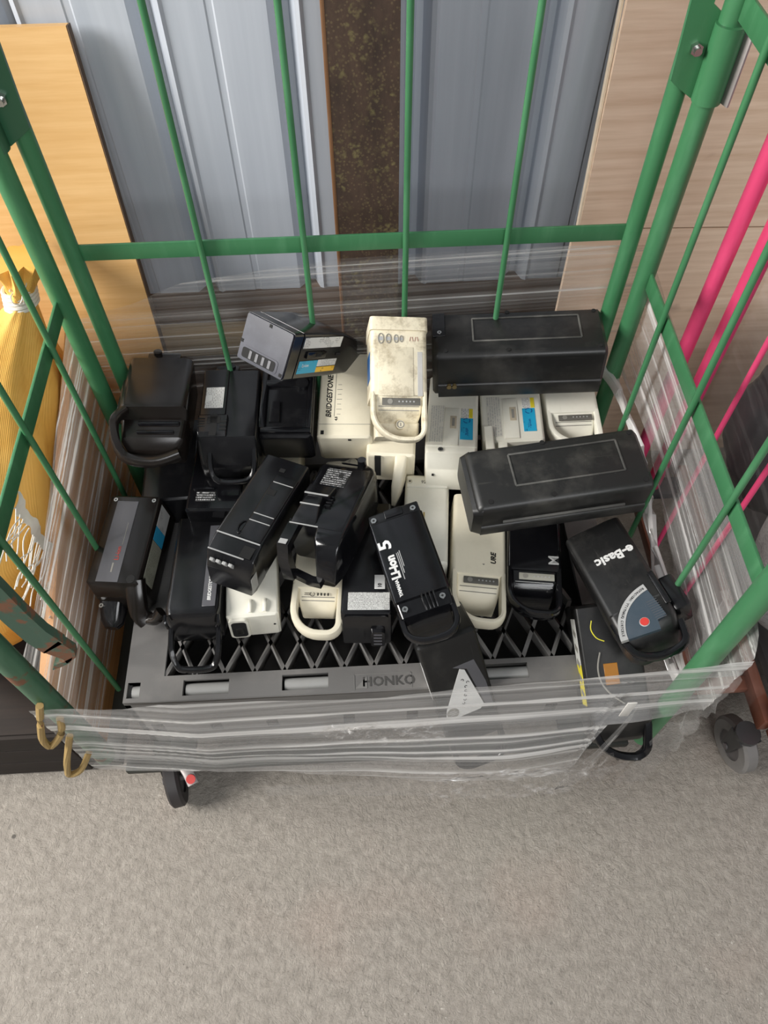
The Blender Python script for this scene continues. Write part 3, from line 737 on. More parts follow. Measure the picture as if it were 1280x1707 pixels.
# --- B4 tilted
b = Bat('B4', 'black bike battery tilted on top of the heap, showing white, cyan and yellow labels'); L, W, H = b.L, b.W, b.H
g = MB(); g.body([(-L / 2, W * 0.80, 0.008, H * 0.62, 0.006), (-L / 2 + 0.02, W * 0.94, 0.0, H * 0.72, 0.006), (-0.02, W, 0, H * 0.97, 0.006), (0.02, W, 0, H, 0.006), (L / 2 - 0.030, W, 0, H, 0.005), (L / 2 - 0.0295, W - 0.004, 0.002, H - 0.002, 0.005), (L / 2 - 0.027, W - 0.004, 0.002, H - 0.002, 0.005), (L / 2 - 0.0265, W, 0, H, 0.005), (L / 2 - 0.002, W, 0, H, 0.005)]); b.part('case', g, BLACK)
g = MB(); g.body([(L / 2 - 0.003, W - 0.002, 0.001, H - 0.001, 0.004), (L / 2 + 0.0015, W - 0.004, 0.002, H - 0.002, 0.004)]); cap = b.part('end_cap', g, NAVYCAP, label='scuffed bluish end cap')
g = MB(); g.body([(L / 2 + 0.001, W * 0.78, H * 0.06, H * 0.34, 0.006, -W * 0.04), (L / 2 + 0.0022, W * 0.78, H * 0.06, H * 0.34, 0.006, -W * 0.04)]); g.build('vent_frame', NAVYCAP, cap)
g = MB()
g.body([(L / 2 + 0.002, W * 0.70, H * 0.09, H * 0.30, 0.004, -W * 0.05), (L / 2 + 0.0027, W * 0.70, H * 0.09, H * 0.30, 0.004, -W * 0.05)])
g.build('vent_slot', HOLE, cap)
for y, z in ((0.02, 0.93), (-0.46, 0.40), (0.44, 0.10)):
    g = MB(); g.box((L / 2 + 0.0016, y * W, z * H), (0.001, 0.006, 0.006)); g.build('clip_hole', HOLE, cap)
for k in range(4):
    g = MB(); g.box((L / 2 + 0.003, -W * 0.22 + k * W * 0.135, H * 0.195), (0.001, 0.0055, H * 0.17)); g.build('contact', GREYP, cap)
b.plate('white_label', printed('white_label_side', (0.68, 0.68, 0.66), (0.2, 0.2, 0.2), 2, 330, 0.45), (0.040, W / 2 + 0.0003, H * 0.80), (0.120, 0.0006, 0.020))
b.plate('cyan_label', printed('cyan_label_side', (0.03, 0.38, 0.58), (0.01, 0.14, 0.3), 2, 300, 0.4), (0.070, W / 2 + 0.0003, H * 0.27), (0.058, 0.0006, 0.024))
b.plate('white_label', printed('white_label_small', (0.68, 0.68, 0.66), (0.2, 0.2, 0.2), 2, 400, 0.6), (0.010, W / 2 + 0.0003, H * 0.34), (0.062, 0.0006, 0.013))
b.plate('yellow_label', printed('yellow_label_side', (0.85, 0.50, 0.04), (0.12, 0.06, 0.02), 2, 200, 0.4), (0.010, W / 2 + 0.0003, H * 0.19), (0.062, 0.0006, 0.010))
lettering(b.t, 'Li-ion', 0.009, (0.078, W / 2 + 0.0008, H * 0.31), 0, WHITEINK, rot=(PI / 2, 0, PI))
g = MB(); g.box((0.055, W / 2 + 0.002, H * 0.54), (0.060, 0.004, 0.013), 0.002); b.part('side_latch', g, GLOSS)
g = MB(); g.box((0.050, W / 2 + 0.0042, H * 0.54), (0.016, 0.001, 0.005)); g.box((-0.02, W / 2 + 0.0008, H * 0.52), (0.016, 0.001, 0.005)); b.part('latch_slot', g, HOLE)
# --- B5
b = block('B5', 'cream bike battery with a black maker name, beside the stained upright battery', CREAM, 0.006); L, W, H = b.L, b.W, b.H
b.text('BRIDGESTONE', 0.0145, 0.005, -W * 0.30, PI, BLACKINK, shear=0.25, bold=0.0003)
g = MB(); g.box((0.0, -W * 0.20, H + 0.0003), (0.10, 0.0008, 0.0006))
for k in range(7): g.box((0.045 - k * 0.011, -W * 0.12, H + 0.0003), (0.0008, 0.010 if k % 2 else 0.007, 0.0006))
b.part('printed_scale', g, GREYINK)
b.text('4.0', 0.007, L / 2 - 0.040, -W * 0.16, PI, BLACKINK, bold=0.0002)
g = MB(); g.box((L / 2 - 0.010, -W * 0.40, H + 0.0004), (0.008, 0.006, 0.001)); g.box((L / 2 + 0.0004, 0.01, H - 0.010), (0.001, 0.006, 0.005)); b.part('hole', g, HOLE)
g = MB(); g.box((L / 2 - 0.028, 0, H + 0.0002), (0.0008, W - 0.006, 0.0006)); b.part('seam', g, GREYINK)
# --- B6
b, xs = loop_battery('B6', 'stained cream bike battery on top of the heap with rings printed on it', DIRTY, 0.082, DISPLAY, t=0.009, hh=0.026, depth=0.35); L, W, H = b.L, b.W, b.H
g = MB(); g.body([(-L / 2 - 0.002, W + 0.002, 0.002, H + 0.003, 0.006), (-L / 2 + 0.022, W + 0.003, 0.0, H + 0.004, 0.006)]); b.part('end_cap', g, DIRTY)
for k, rr_ in enumerate((0.0075, 0.0068, 0.0058, 0.0045)):
    g = MB(); yy = -W * 0.32 + k * W * 0.135 - 0.004 * (k > 2)
    g.tube([(-L / 2 + 0.037 + rr_ * 1.2 * math.cos(2 * PI * q / 20), yy + rr_ * 0.62 * math.sin(2 * PI * q / 20), H + 0.0004) for q in range(20)], 0.0009, 6, closed=True); b.part('printed_ring', g, GREYINK)
    g = MB(); g.cyl((-L / 2 + 0.037, yy, H - 0.0002), (-L / 2 + 0.037, yy, H + 0.0003), rr_ * 0.55, 16); b.part('printed_ring_centre', g, SILVER)
g = MB()
for k in range(4): g.box((-L / 2 + 0.037, W * 0.20 + k * 0.0045, H + 0.0003), (0.008, 0.0012, 0.0006), rot=(0, 0, 0.2 if k % 2 else -0.2))
b.part('printed_mark', g, plain('faded_red_ink', (0.35, 0.18, 0.14), 0.6))
g = MB(); g.box((0.000 - 0.014, -0.006, H + 0.0004), (0.088, W * 0.62, 0.0012), 0.0006); b.part('raised_panel', g, DIRTY)
b.plate('side_sticker', plain('worn_grey_sticker', (0.50, 0.49, 0.47), 0.6), (-0.010, W * 0.37, H + 0.0003), (0.080, 0.009, 0.0006))
b.plate('blue_label', BLUEINK, (-0.028, -W / 2 - 0.0004, H * 0.55), (0.05, 0.0008, 0.05))
g = MB(); g.cyl((L / 2 - 0.034, 0.004, H * 0.62), (L / 2 - 0.034, 0.004, H * 0.76), 0.008, 18); g.body([(L / 2 - 0.040, W - 0.022, H * 0.1, H * 0.64, 0.004), (L / 2 - 0.014, W - 0.022, H * 0.15, H * 0.60, 0.006)]); kk = b.part('lock_boss', g, DIRTY)
g = MB(); g.tube([(L / 2 - 0.034 + 0.006 * math.cos(2 * PI * q / 16), 0.004 + 0.006 * math.sin(2 * PI * q / 16), H * 0.765) for q in range(16)], 0.0009, 6, closed=True); g.box((L / 2 - 0.034, 0.004, H * 0.765), (0.006, 0.0014, 0.001)); g.build('keyhole', GREYINK, kk)
# --- B7
b = block('B7', 'cream bike battery under the stained steep one, its curved handle pointing down', CREAM, 0.006); L, W, H = b.L, b.W, b.H
g = MB(); g.body([(L / 2 - 0.004, 0.024, H * 0.30, H * 0.98, 0.005, W * 0.22), (L / 2 + 0.02, 0.022, H * 0.24, H * 0.92, 0.006, W * 0.20), (L / 2 + 0.045, 0.018, H * 0.12, H * 0.62, 0.006, W * 0.14), (L / 2 + 0.060, 0.008, H * 0.02, H * 0.22, 0.003, W * 0.10)]); b.part('handle', g, CREAM)
g = MB(); g.box((L / 2 + 0.001, -W * 0.26, H * 0.6), (0.004, 0.012, H * 0.7)); b.part('slot', g, HOLE)


# --- B8, B9
def labelled(key, label):
    b = block(key, label, PALEC, 0.006); L, W, H = b.L, b.W, b.H; e = L / 2
    g = MB(); g.box((e - 0.055, -W * 0.02, H + 0.001), (0.10, 0.028, 0.002), 0.001); b.part('centre_strip', g, PALEC)
    g = MB(); g.box((e - 0.065, W * 0.02, H + 0.0022), (0.034, 0.012, 0.0012), 0.0004); w_ = b.part('latch_window', g, plain('tan_recess', (0.55, 0.48, 0.36), 0.5))
    g = MB(); g.box((e - 0.065, W * 0.02, H + 0.0030), (0.022, 0.005, 0.0006)); g.build('window_slot', GREYINK, w_)
    cl = b.plate('cyan_label', CLABEL, (e - 0.050, W * 0.28, H + 0.0004), (0.058, 0.024, 0.0007))
    b.plate('yellow_label', YLABEL if False else plain('label_yellow', (0.80, 0.66, 0.04), 0.5), (e - 0.093, W * 0.355, H + 0.0004), (0.026, 0.0075, 0.0007))
    b.plate('white_label', WLABEL, (e - 0.093, W * 0.245, H + 0.0004), (0.026, 0.0145, 0.0007))
    recycle(b, (e - 0.072, W * 0.28, H + 0.0010), 0.0062, BLUEINK)
    lettering(b.t, 'Li-ion', 0.008, (e - 0.042, W * 0.28, H + 0.0009), PI, BLUEINK)
    b.plate('print_label', printed('faded_print', (0.70, 0.68, 0.60), (0.45, 0.44, 0.42), 1, 230, 0.6), (e - 0.062, -W * 0.29, H + 0.0003), (0.10, 0.026, 0.0006))
    return b


b = labelled('B8', 'pale cream bike battery with a cyan label next to the stained upright battery'); L, W, H = b.L, b.W, b.H
g = MB(); g.body([(L / 2 - 0.002, W * 0.96, H * 0.05, H * 0.98, 0.004), (L / 2 + 0.012, W * 0.96, H * 0.02, H * 0.96, 0.006), (L / 2 + 0.020, W * 0.90, H * 0.0, H * 0.6, 0.006)]); b.part('end_cap', g, PALEC)
b.screws([(L / 2 + 0.005, -W * 0.20, H * 0.975)], 0.005)
g = MB(); g.box((L / 2 + 0.0195, -W * 0.33, H * 0.42), (0.004, 0.004, 0.005)); b.part('hole', g, HOLE)
b = labelled('B9', 'pale cream bike battery with cyan label, middle of three under the long black one'); L, W, H = b.L, b.W, b.H
g = MB(); g.body([(L / 2 - 0.03, 0.016, H * 0.5, H + 0.010, 0.003, -W * 0.40), (L / 2 + 0.018, 0.018, H * 0.3, H + 0.002, 0.004, -W * 0.38)]); g.box((L / 2 + 0.002, -W * 0.18, H * 0.88), (0.020, 0.018, 0.014), 0.002); b.part('end_lug', g, PALEC)
b, xs = loop_battery('B10', 'pale cream bike battery with a loop handle and grey display near the right posts', PALEC, 0.080, DISPLAY, t=0.012, hh=0.03, depth=0.35)


# --- B11, B12 long black packs lying crosswise
def long_pack(key, label, mat):
    b = Bat(key, label); L, W, H = b.L, b.W, b.H
    g = MB(); g.body([(-L / 2, W * 0.86, 0.008, H - 0.006, 0.010), (-L / 2 + 0.006, W * 0.94, 0.002, H, 0.012), (L / 2 - 0.012, W * 0.94, 0.002, H, 0.012), (L / 2 - 0.004, W * 0.93, 0.004, H - 0.004, 0.010), (L / 2, W * 0.88, 0.010, H - 0.010, 0.008)])
    b.part('case', g, mat)
    g = MB(); g.body([(-L / 2 + 0.004, W, 0.0, H * 0.34, 0.006), (L / 2 - 0.010, W, 0.0, H * 0.34, 0.006)]); b.part('lower_tray', g, mat)
    g = MB(); z = H + 0.0006; a0, a1, y0, y1 = -L * 0.36, L * 0.26, -W * 0.30, W * 0.18
    for c_, d in ((((a0 + a1) / 2, y0, z), (a1 - a0, 0.0032, 0.002)), (((a0 + a1) / 2, y1, z), (a1 - a0, 0.0032, 0.002)), ((a0, (y0 + y1) / 2, z), (0.0032, y1 - y0, 0.002)), ((a1, (y0 + y1) / 2, z), (0.0032, y1 - y0, 0.002))): g.box(c_, d, 0.0006)
    b.part('raised_outline', g, plastic('scuffed_edge_grey', (0.06, 0.06, 0.056), (0.32, 0.31, 0.28), 0.6, 0.5))
    g = MB()
    for x, y in ((-L / 2 + 0.014, W * 0.36), (0.02, W * 0.38), (L / 2 - 0.024, W * 0.36), (-L / 2 + 0.014, -W * 0.38), (L * 0.05, -W * 0.42)): g.cyl((x, y, H - 0.002), (x, y, H + 0.0008), 0.0042, 12); b.part('screw_hole', g, HOLE); g = MB()
    g.bm.free()
    return b


b = long_pack('B11', 'long black bike battery lying crosswise against the back of the cage', DUSTY); L, W, H = b.L, b.W, b.H
g = MB(); g.body([(L / 2 - 0.024, W * 0.50, H - 0.002, H + 0.0015, 0.001, -W * 0.20), (L / 2 - 0.002, W * 0.50, H - 0.003, H + 0.0005, 0.001, -W * 0.20)]); b.part('end_plate', g, BLACK)
b.screws([(L / 2 - 0.014, -W * 0.02, H + 0.001)], 0.004)
g = MB()
for x in (L / 2 - 0.03, L / 2 - 0.040): g.cyl((x, W / 2 - 0.003, H * 0.30), (x, W / 2 + 0.003, H * 0.30), 0.0045, 10)
b.part('brass_terminal', g, plain('tarnished_brass', (0.30, 0.22, 0.10), 0.5, 0.6))
b = long_pack('B12', 'dusty long black bike battery lying crosswise in front of the cyan labelled ones', plastic('dust_covered_black', (0.012, 0.012, 0.0115), (0.20, 0.19, 0.165), 0.30, 0.40)); L, W, H = b.L, b.W, b.H
g = MB(); g.body([(L / 2 - 0.010, W * 0.98, 0.0, H * 0.94, 0.008), (L / 2 + 0.006, W * 0.92, 0.006, H * 0.86, 0.010)]); b.part('end_cap', g, DUSTY)
g = MB(); g.box((0.0, W / 2 + 0.001, H * 0.52), (L * 0.7, 0.004, 0.005), 0.001); b.part('side_rib', g, plastic('scuffed_rib', (0.08, 0.08, 0.075), (0.25, 0.24, 0.22), 0.4, 0.45))
# --- B13
b = block('B13', 'flat pale cream bike battery with embossed digits on its far end plate', PALEC, 0.008); L, W, H = b.L, b.W, b.H
g = MB(); g.box((-L / 2 + 0.020, 0, H + 0.001), (0.026, W - 0.006, 0.004), 0.002); ed = b.part('end_plate', g, PALEC)
b.text('9228S', 0.0095, -L / 2 + 0.021, 0.0, PI / 2, GREYINK, z=H + 0.003, bold=0.0003)
b.screws([(-L / 2 + 0.021, W * 0.36, H + 0.003), (-L / 2 + 0.021, -W * 0.40, H + 0.003)], 0.005)
g = MB(); g.box((0.005, -0.004, H + 0.0003), (0.030, 0.003, 0.0006)); b.part('printed_mark', g, plain('ochre_ink', (0.5, 0.36, 0.12), 0.5))
# --- B14
b, xs = loop_battery('B14', 'cream bike battery with loop handle and display, half under the dusty long black one', CREAM, 0.095, DISPLAY, t=0.011, hh=0.03, depth=0.55, rl=0.5); L, W, H = b.L, b.W, b.H
b.text('URE', 0.013, xs - 0.034, W * 0.26, PI, BLACKINK, shear=0.2, bold=0.0004)
b.text('4', 0.006, xs - 0.020, W * 0.08, PI, GREYINK)
# --- B15
b, xs = loop_battery('B15', 'glossy black bike battery with loop handle and light grey display', GLOSS, 0.085, DISPLIGHT, t=0.010, hh=0.03, depth=0.55, rl=0.5); L, W, H = b.L, b.W, b.H
b.text('M', 0.026, xs - 0.022, W * 0.36, PI, SILVER, bold=0.0002)
# --- B16 with dial
b = Bat('B16', 'black bike battery with white lettering, dial panel and red button at the right front'); L, W, H = b.L, b.W, b.H
g = MB(); g.body([(-L / 2, W - 0.02, 0.006, H - 0.010, 0.010), (-L / 2 + 0.008, W, 0, H, 0.010), (L / 2 - 0.060, W, 0, H, 0.010), (L / 2 - 0.058, W - 0.002, 0, H - 0.002, 0.010), (L / 2 - 0.030, W - 0.002, 0.0, H - 0.004, 0.010), (L / 2 - 0.012, W - 0.010, 0.0, H - 0.020, 0.012), (L / 2, W - 0.030, 0.004, H - 0.045, 0.014)]); b.part('case', g, DUSTY)
b.text('e-Basic', 0.024, -0.040, 0.010, -PI / 2, WHITEINK, bold=0.0008)
cx_, cy_ = L / 2 - 0.002, W * 0.34
arcp = lambda r, a: (cx_ - r * math.cos(R(a)), cy_ - r * math.sin(R(a)))
rmax = W * 0.84
A0, A1 = 6, 84
g = MB(); poly = [arcp(rmax, A0 + (A1 - A0) * k / 16) for k in range(17)] + [arcp(rmax * 0.86, A1 - (A1 - A0) * k / 16) for k in range(17)]
g.prism(poly, H - 0.006, H + 0.0016); dial = b.part('dial_band', g, SILVER, label='silver arc band')
g = MB(); poly = [arcp(rmax * 0.855, A0 + (A1 - A0) * k / 16) for k in range(17)] + [arcp(rmax * 0.25, A1), arcp(rmax * 0.30, 45), arcp(rmax * 0.25, A0)]
g.prism(poly, H - 0.006, H + 0.0008); pan = b.part('dial_panel', g, TEAL, label='blue grey dial panel')
txt = 'ELECTRIC QUANTITY INDICATOR'
for i, ch in enumerate(txt):
    if ch == ' ': continue
    a = 78 - i * (68 / (len(txt) - 1)); px_, py_ = arcp(rmax * 0.925, a)
    lettering(dial, ch, 0.0052, (px_, py_, H + 0.0018), R(a) + PI / 2 + PI, BLACKINK, name='dial_letter', bold=0.0001)
g = MB(); bx_, by_ = arcp(rmax * 0.52, 58); g.cyl((bx_, by_, H), (bx_, by_, H + 0.003), 0.0068, 20); rb = b.part('button', g, REDBTN, label='red round button')
g = MB(); g.tube([(bx_ + 0.0072 * math.cos(2 * PI * q / 20), by_ + 0.0072 * math.sin(2 * PI * q / 20), H + 0.0012) for q in range(20)], 0.0010, 6, closed=True); g.build('button_ring', SILVER, rb)
g = MB()
for k in range(9): g.box((cx_ - rmax * 0.62 + k * 0.0042, cy_ - rmax * 0.13, H + 0.0009), (0.0008, rmax * 0.20, 0.0005))
b.part('dial_mark', g, GREYP)
g = MB(); g.box((L / 2 - 0.070, W / 2 - 0.006, H + 0.001), (0.064, 0.010, 0.006), 0.002); g.box((L / 2 - 0.060, W / 2 + 0.012, H * 0.62), (0.066, 0.028, H * 0.55), 0.006); b.part('side_clip', g, BLACK)
g = MB(); g.sweep([(L / 2 - 0.050, -W / 2 + 0.004, H - 0.016), (L / 2 - 0.02, -W / 2 + 0.006, H - 0.020), (L / 2 + 0.006, -W * 0.34, H - 0.032), (L / 2 + 0.018, 0, H - 0.042), (L / 2 + 0.014, W * 0.40, H - 0.04), (L / 2 - 0.020, W / 2, H - 0.032)], 0.012, 0.018); b.part('handle', g, GLOSS)
# --- B17
b = Bat('B17', 'black bike battery with yellow striped side label, handle poking out below the film'); L, W, H = b.L, b.W, b.H
g = MB(); g.body([(-L / 2, W - 0.008, 0.004, H - 0.006, 0.008), (-L / 2 + 0.004, W, 0, H, 0.006), (L / 2 - 0.06, W, 0, H, 0.006), (L / 2 - 0.030, W - 0.006, 0.0, H * 0.62, 0.010), (L / 2 - 0.022, W - 0.02, 0.006, H * 0.5, 0.01)]); b.part('case', g, DUSTY)
g = MB(); P_ = loop_path(L / 2 - 0.07, L + 0.03, W, H - 0.014, 0.013, 0.75, 0.22, 0.035); g.sweep(P_, 0.014, 0.018); b.part('handle', g, GLOSS)
b.plate('striped_label', plain('white_side_label', (0.70, 0.70, 0.66), 0.5), (-0.07, -W / 2 - 0.0004, H * 0.66), (0.08, 0.0008, 0.030))
b.plate('yellow_label', plain('side_label_yellow', (0.82, 0.70, 0.03), 0.45), (0.005, -W / 2 - 0.0004, H * 0.66), (0.07, 0.0008, 0.030))
g = MB()
for k in range(5): g.box((-0.085 + k * 0.026, -W / 2 - 0.0009, H * 0.66), (0.010, 0.0005, 0.018), rot=(0, 0.5, 0))
b.part('label_print', g, GREYINK)
b.plate('amber_window', ORANGE, (-0.012, -W * 0.06, H + 0.0004), (0.036, 0.024, 0.0008))
g = MB(); g.sweep([(-0.050, -W * 0.20, H + 0.001), (-0.025, -W * 0.27, H + 0.001), (0.000, -W * 0.25, H + 0.001), (0.022, -W * 0.12, H + 0.001), (0.040, W * 0.08, H + 0.001)], 0.003, 0.002); b.part('trim_line', g, GREYINK)
g = MB(); g.tube([(-0.105, -W * 0.26, H + 0.0004), (-0.09, -W * 0.29, H + 0.0004), (-0.075, -W * 0.22, H + 0.0004), (-0.068, -W * 0.10, H + 0.0004)], 0.0010, 6); b.part('yellow_curve', g, YELLOWI)
# --- B18
b = Bat('B18', 'black bike battery with a white triangular label, slid down behind the front film'); L, W, H = b.L, b.W, b.H
g = MB(); g.body([(-L / 2, W - 0.008, 0.004, H - 0.006, 0.006), (-L / 2 + 0.004, W, 0, H, 0.006), (L / 2 - 0.075, W, 0, H, 0.006), (L / 2 - 0.055, W - 0.008, 0.0, H * 0.6, 0.010), (L / 2 - 0.048, W - 0.02, 0.006, H * 0.5, 0.01)]); b.part('case', g, DUSTY)
g = MB(); g.sweep(loop_path(L / 2 - 0.085, L, W, H - 0.012, 0.010, 0.30, 0.25), 0.011, 0.020); b.part('handle', g, GLOSS)
g = MB(); g.prism([(-0.085, 0.006), (-0.080, 0.014), (0.008, 0.030), (0.016, 0.022), (0.018, -0.030), (0.008, -0.040), (-0.006, -0.036)], H - 0.0005, H + 0.0008); tr = b.part('triangle_label', g, WHITEINK, label='white triangular label')
g = MB(); g.cyl((0.004, -0.027, H + 0.0008), (0.004, -0.027, H + 0.0012), 0.011, 24); em = g.build('round_emblem', GREYINK, tr)
g = MB()
for k in range(3): g.box((0.000 + k * 0.004, -0.027, H + 0.0014), (0.0012, 0.014 - abs(k - 1) * 0.004, 0.0004))
g.build('emblem_print', SILVER, em)
g = MB()
for k, (x, y) in enumerate(((-0.060, 0.005), (-0.052, 0.013), (-0.044, 0.008), (-0.035, 0.006), (-0.026, 0.003), (-0.017, 0.000), (-0.010, -0.004))):
    g.tube([(x + 0.0022 * math.cos(R(q)), y + 0.0022 * math.sin(R(q)), H + 0.0010) for q in range(20 + 40 * k, 290 + 40 * k, 30)], 0.0005, 5)
g.build('label_print', BLACKINK, tr)
g = MB(); g.prism([(-0.092, -0.004), (-0.094, 0.034), (-0.040, 0.044), (0.020, 0.046), (0.018, 0.034), (-0.080, 0.018)], H - 0.0005, H + 0.0006); b.part('grey_panel', g, GREYP)
b.plate('side_label', WHITEINK, (-0.06, -W / 2 - 0.0004, H * 0.7), (0.075, 0.0008, 0.018))
# --- B19
b = Bat('B19', 'black bike battery with white Li-ion 5 lettering and four bright screws'); L, W, H = b.L, b.W, b.H; xs = L / 2 - 0.075
g = MB(); g.body([(-L / 2 + 0.012, W - 0.004, 0.0, H - 0.002, 0.008), (-L / 2 + 0.014, W, 0, H, 0.006), (xs, W, 0, H, 0.006), (xs + 0.002, W - 0.002, 0, H - 0.005, 0.008), (xs + 0.026, W - 0.004, 0, H - 0.009, 0.008), (xs + 0.030, W - 0.018, 0.004, H - 0.016, 0.008), (xs + 0.050, W - 0.026, 0.012, H * 0.45, 0.008)]); b.part('case', g, GLOSS)
g = MB(); g.sweep(loop_path(xs + 0.012, L, W, H - 0.022, 0.009, 0.45, 0.30), 0.010, 0.018); b.part('handle', g, GLOSS)
g = MB(); g.box((-L / 2 + 0.004, 0, H - 0.010), (0.026, W - 0.004, 0.012), 0.003); g.box((-L / 2 + 0.0, 0, H - 0.006), (0.016, W * 0.34, 0.010), 0.002); b.part('end_plate', g, BLACK)
b.screws([(-L / 2 + 0.004, W * 0.36, H - 0.003), (-L / 2 + 0.004, -W * 0.38, H - 0.003), (xs + 0.012, W * 0.33, H - 0.004), (xs + 0.014, -W * 0.34, H - 0.004)], 0.0050)
g = MB()
for k in range(4): g.sweep([(xs + 0.000, 0.000 + k * 0.0065, H - 0.001), (xs + 0.012, 0.000 + k * 0.0065, H + 0.003), (xs + 0.026, 0.001 + k * 0.006, H - 0.004)], 0.0038, 0.008)
b.part('grip_rib', g, BLACK)
yl = -W * 0.31
b.text('YAMAHA', 0.0075, 0.021, yl - 0.001, PI, WHITEINK, bold=0.0004)
b.text('Li-ion', 0.0205, -0.018, yl + 0.001, PI, WHITEINK, bold=0.0010, stretch=0.95)
b.text('5', 0.029, -0.062, yl - 0.001, PI, WHITEINK, bold=0.0008, stretch=1.35)
g = MB()
for k, (a, c_) in enumerate(((0.050, 0.050), (0.052, 0.040), (0.055, 0.030))): g.box((0.052 - a - 0.018 - 0.004 * k, yl + 0.0125 + k * 0.0028, H + 0.0004), (c_, 0.0012, 0.0005))
b.part('printed_line', g, SILVER)
b.plate('side_label', WHITEINK, (xs - 0.05, -W / 2 - 0.0003, H * 0.3), (0.03, 0.0006, 0.020))
# --- B20
b = Bat('B20', 'black bike battery with white caution print and a wide open handle end'); L, W, H = b.L, b.W, b.H
g = MB(); g.body([(-L / 2, W * 0.7, 0.006, H - 0.012, 0.010), (-L / 2 + 0.014, W * 0.94, 0.0, H - 0.004, 0.010), (-L / 2 + 0.03, W, 0, H, 0.008), (L / 2 - 0.054, W, 0, H, 0.008), (L / 2 - 0.053, W * 0.50, 0.002, H - 0.001, 0.005, W * 0.245), (L / 2 - 0.034, W * 0.46, 0.002, H - 0.003, 0.005, W * 0.26), (L / 2 - 0.022, W * 0.40, 0.002, H - 0.012, 0.005, W * 0.28), (L / 2, W * 0.32, 0.004, H * 0.30, 0.006, W * 0.27)]); b.part('case', g, GLOSS)
g = MB(); g.body([(-L / 2 - 0.012, 0.012, H - 0.03, H - 0.012, 0.004, -0.004), (-L / 2 + 0.01, 0.040, H - 0.03, H - 0.004, 0.006, 0.0)]); g.cyl((-L / 2 + 0.004, 0.020, H - 0.016), (-L / 2 + 0.004, 0.020, H + 0.004), 0.008, 12); b.part('end_tab', g, GLOSS)
b.plate('caution_print', BLABEL, (-L / 2 + 0.055, -W * 0.10, H + 0.0004), (0.042, 0.046, 0.0006), rot=(0, 0, 0.0))
g = MB(); g.body([(-L / 2 + 0.085, 0.050, H - 0.002, H + 0.006, 0.003, -W * 0.22), (-L / 2 + 0.112, 0.048, H - 0.002, H + 0.012, 0.003, -W * 0.22), (-L / 2 + 0.114, 0.030, H - 0.002, H + 0.010, 0.003, -W * 0.24), (-L / 2 + 0.135, 0.034, H - 0.002, H + 0.012, 0.003, -W * 0.24), (L / 2 - 0.065, 0.044, H - 0.002, H + 0.003, 0.002, -W * 0.24), (L / 2 - 0.055, 0.044, H - 0.004, H - 0.001, 0.001, -W * 0.24)]); rl_ = b.part('raised_rail', g, BLACK)
g = MB(); g.box((-L / 2 + 0.112, -W * 0.22, H + 0.0122), (0.003, 0.044, 0.001)); g.box((-L / 2 + 0.137, -W * 0.24, H + 0.0116), (0.0025, 0.036, 0.001)); g.build('edge_line', SILVER, rl_)
g = MB()
for k in range(4): g.box((-L / 2 + 0.106 + k * 0.007, W * 0.02, H + 0.002), (0.0035, 0.010, 0.005))
b.part('contact_rib', g, BLACK)
g = MB(); g.sweep([(L / 2 - 0.064, -W / 2 + 0.010, H - 0.009), (L / 2 - 0.010, -W / 2 + 0.010, H - 0.010), (L / 2 - 0.004, -W / 2 + 0.010, H * 0.6), (L / 2 - 0.004, -W / 2 + 0.011, 0.004)], 0.016, 0.020, (0, 1, 0), rnd=False); g.sweep([(L / 2 - 0.008, -W / 2 + 0.018, 0.010), (L / 2 + 0.000, 0, 0.008), (L / 2 + 0.002, W * 0.20, 0.010)], 0.014, 0.012, rnd=False); b.part('handle', g, GLOSS)
g = MB(); g.box((L / 2 - 0.0545, -W * 0.22, H + 0.0002), (0.0020, W * 0.50, 0.0012)); g.box((L / 2 - 0.012, -W / 2 + 0.010, H - 0.0004), (0.010, 0.014, 0.001)); b.part('silver_edge', g, SILVER)  # silver strips on the body step and the handle corner
# --- B21
b = Bat('B21', 'black bike battery with four pale ribs on its end, tilted across the heap'); L, W, H = b.L, b.W, b.H
g = MB(); g.body([(-L / 2, W - 0.008, 0.004, H - 0.004, 0.006), (-L / 2 + 0.004, W, 0, H, 0.006), (L / 2 - 0.046, W, 0, H, 0.006), (L / 2 - 0.044, W, 0, H - 0.003, 0.004), (L / 2 - 0.016, W, 0, H - 0.009, 0.004), (L / 2 - 0.013, W, 0, H - 0.013, 0.003), (L / 2, W - 0.006, 0.0, H - 0.040, 0.004)]); b.part('case', g, BLACK)
g = MB(); g.body([(-L / 2 + 0.045, W * 0.50, H - 0.002, H + 0.003, 0.002, W * 0.22), (L / 2 - 0.060, W * 0.48, H - 0.002, H + 0.003, 0.002, W * 0.22), (L / 2 - 0.048, W * 0.46, H - 0.002, H + 0.001, 0.001, W * 0.22)]); r_ = b.part('raised_rail', g, BLACK)
g = MB()
for x in (-L / 2 + 0.062, 0.018, 0.034): g.box((x, W * 0.22, H + 0.0032), (0.0016, W * 0.44, 0.0008))
g.build('edge_line', SILVER, r_)
g = MB(); g.box((-0.034, W * 0.10, H + 0.0034), (0.012, 0.014, 0.0008)); g.box((-L / 2 + 0.030, 0.002, H + 0.0004), (0.008, 0.010, 0.0008)); b.part('hole', g, HOLE)
g = MB(); g.tube([(0.052 + 0.014 * math.cos(2 * PI * q / 20), -W * 0.04 + 0.007 * math.sin(2 * PI * q / 20), H + 0.0014) for q in range(20)], 0.0014, 6, closed=True); g.box((0.052, -W * 0.04, H + 0.001), (0.018, 0.003, 0.002)); b.part('latch', g, GLOSS)
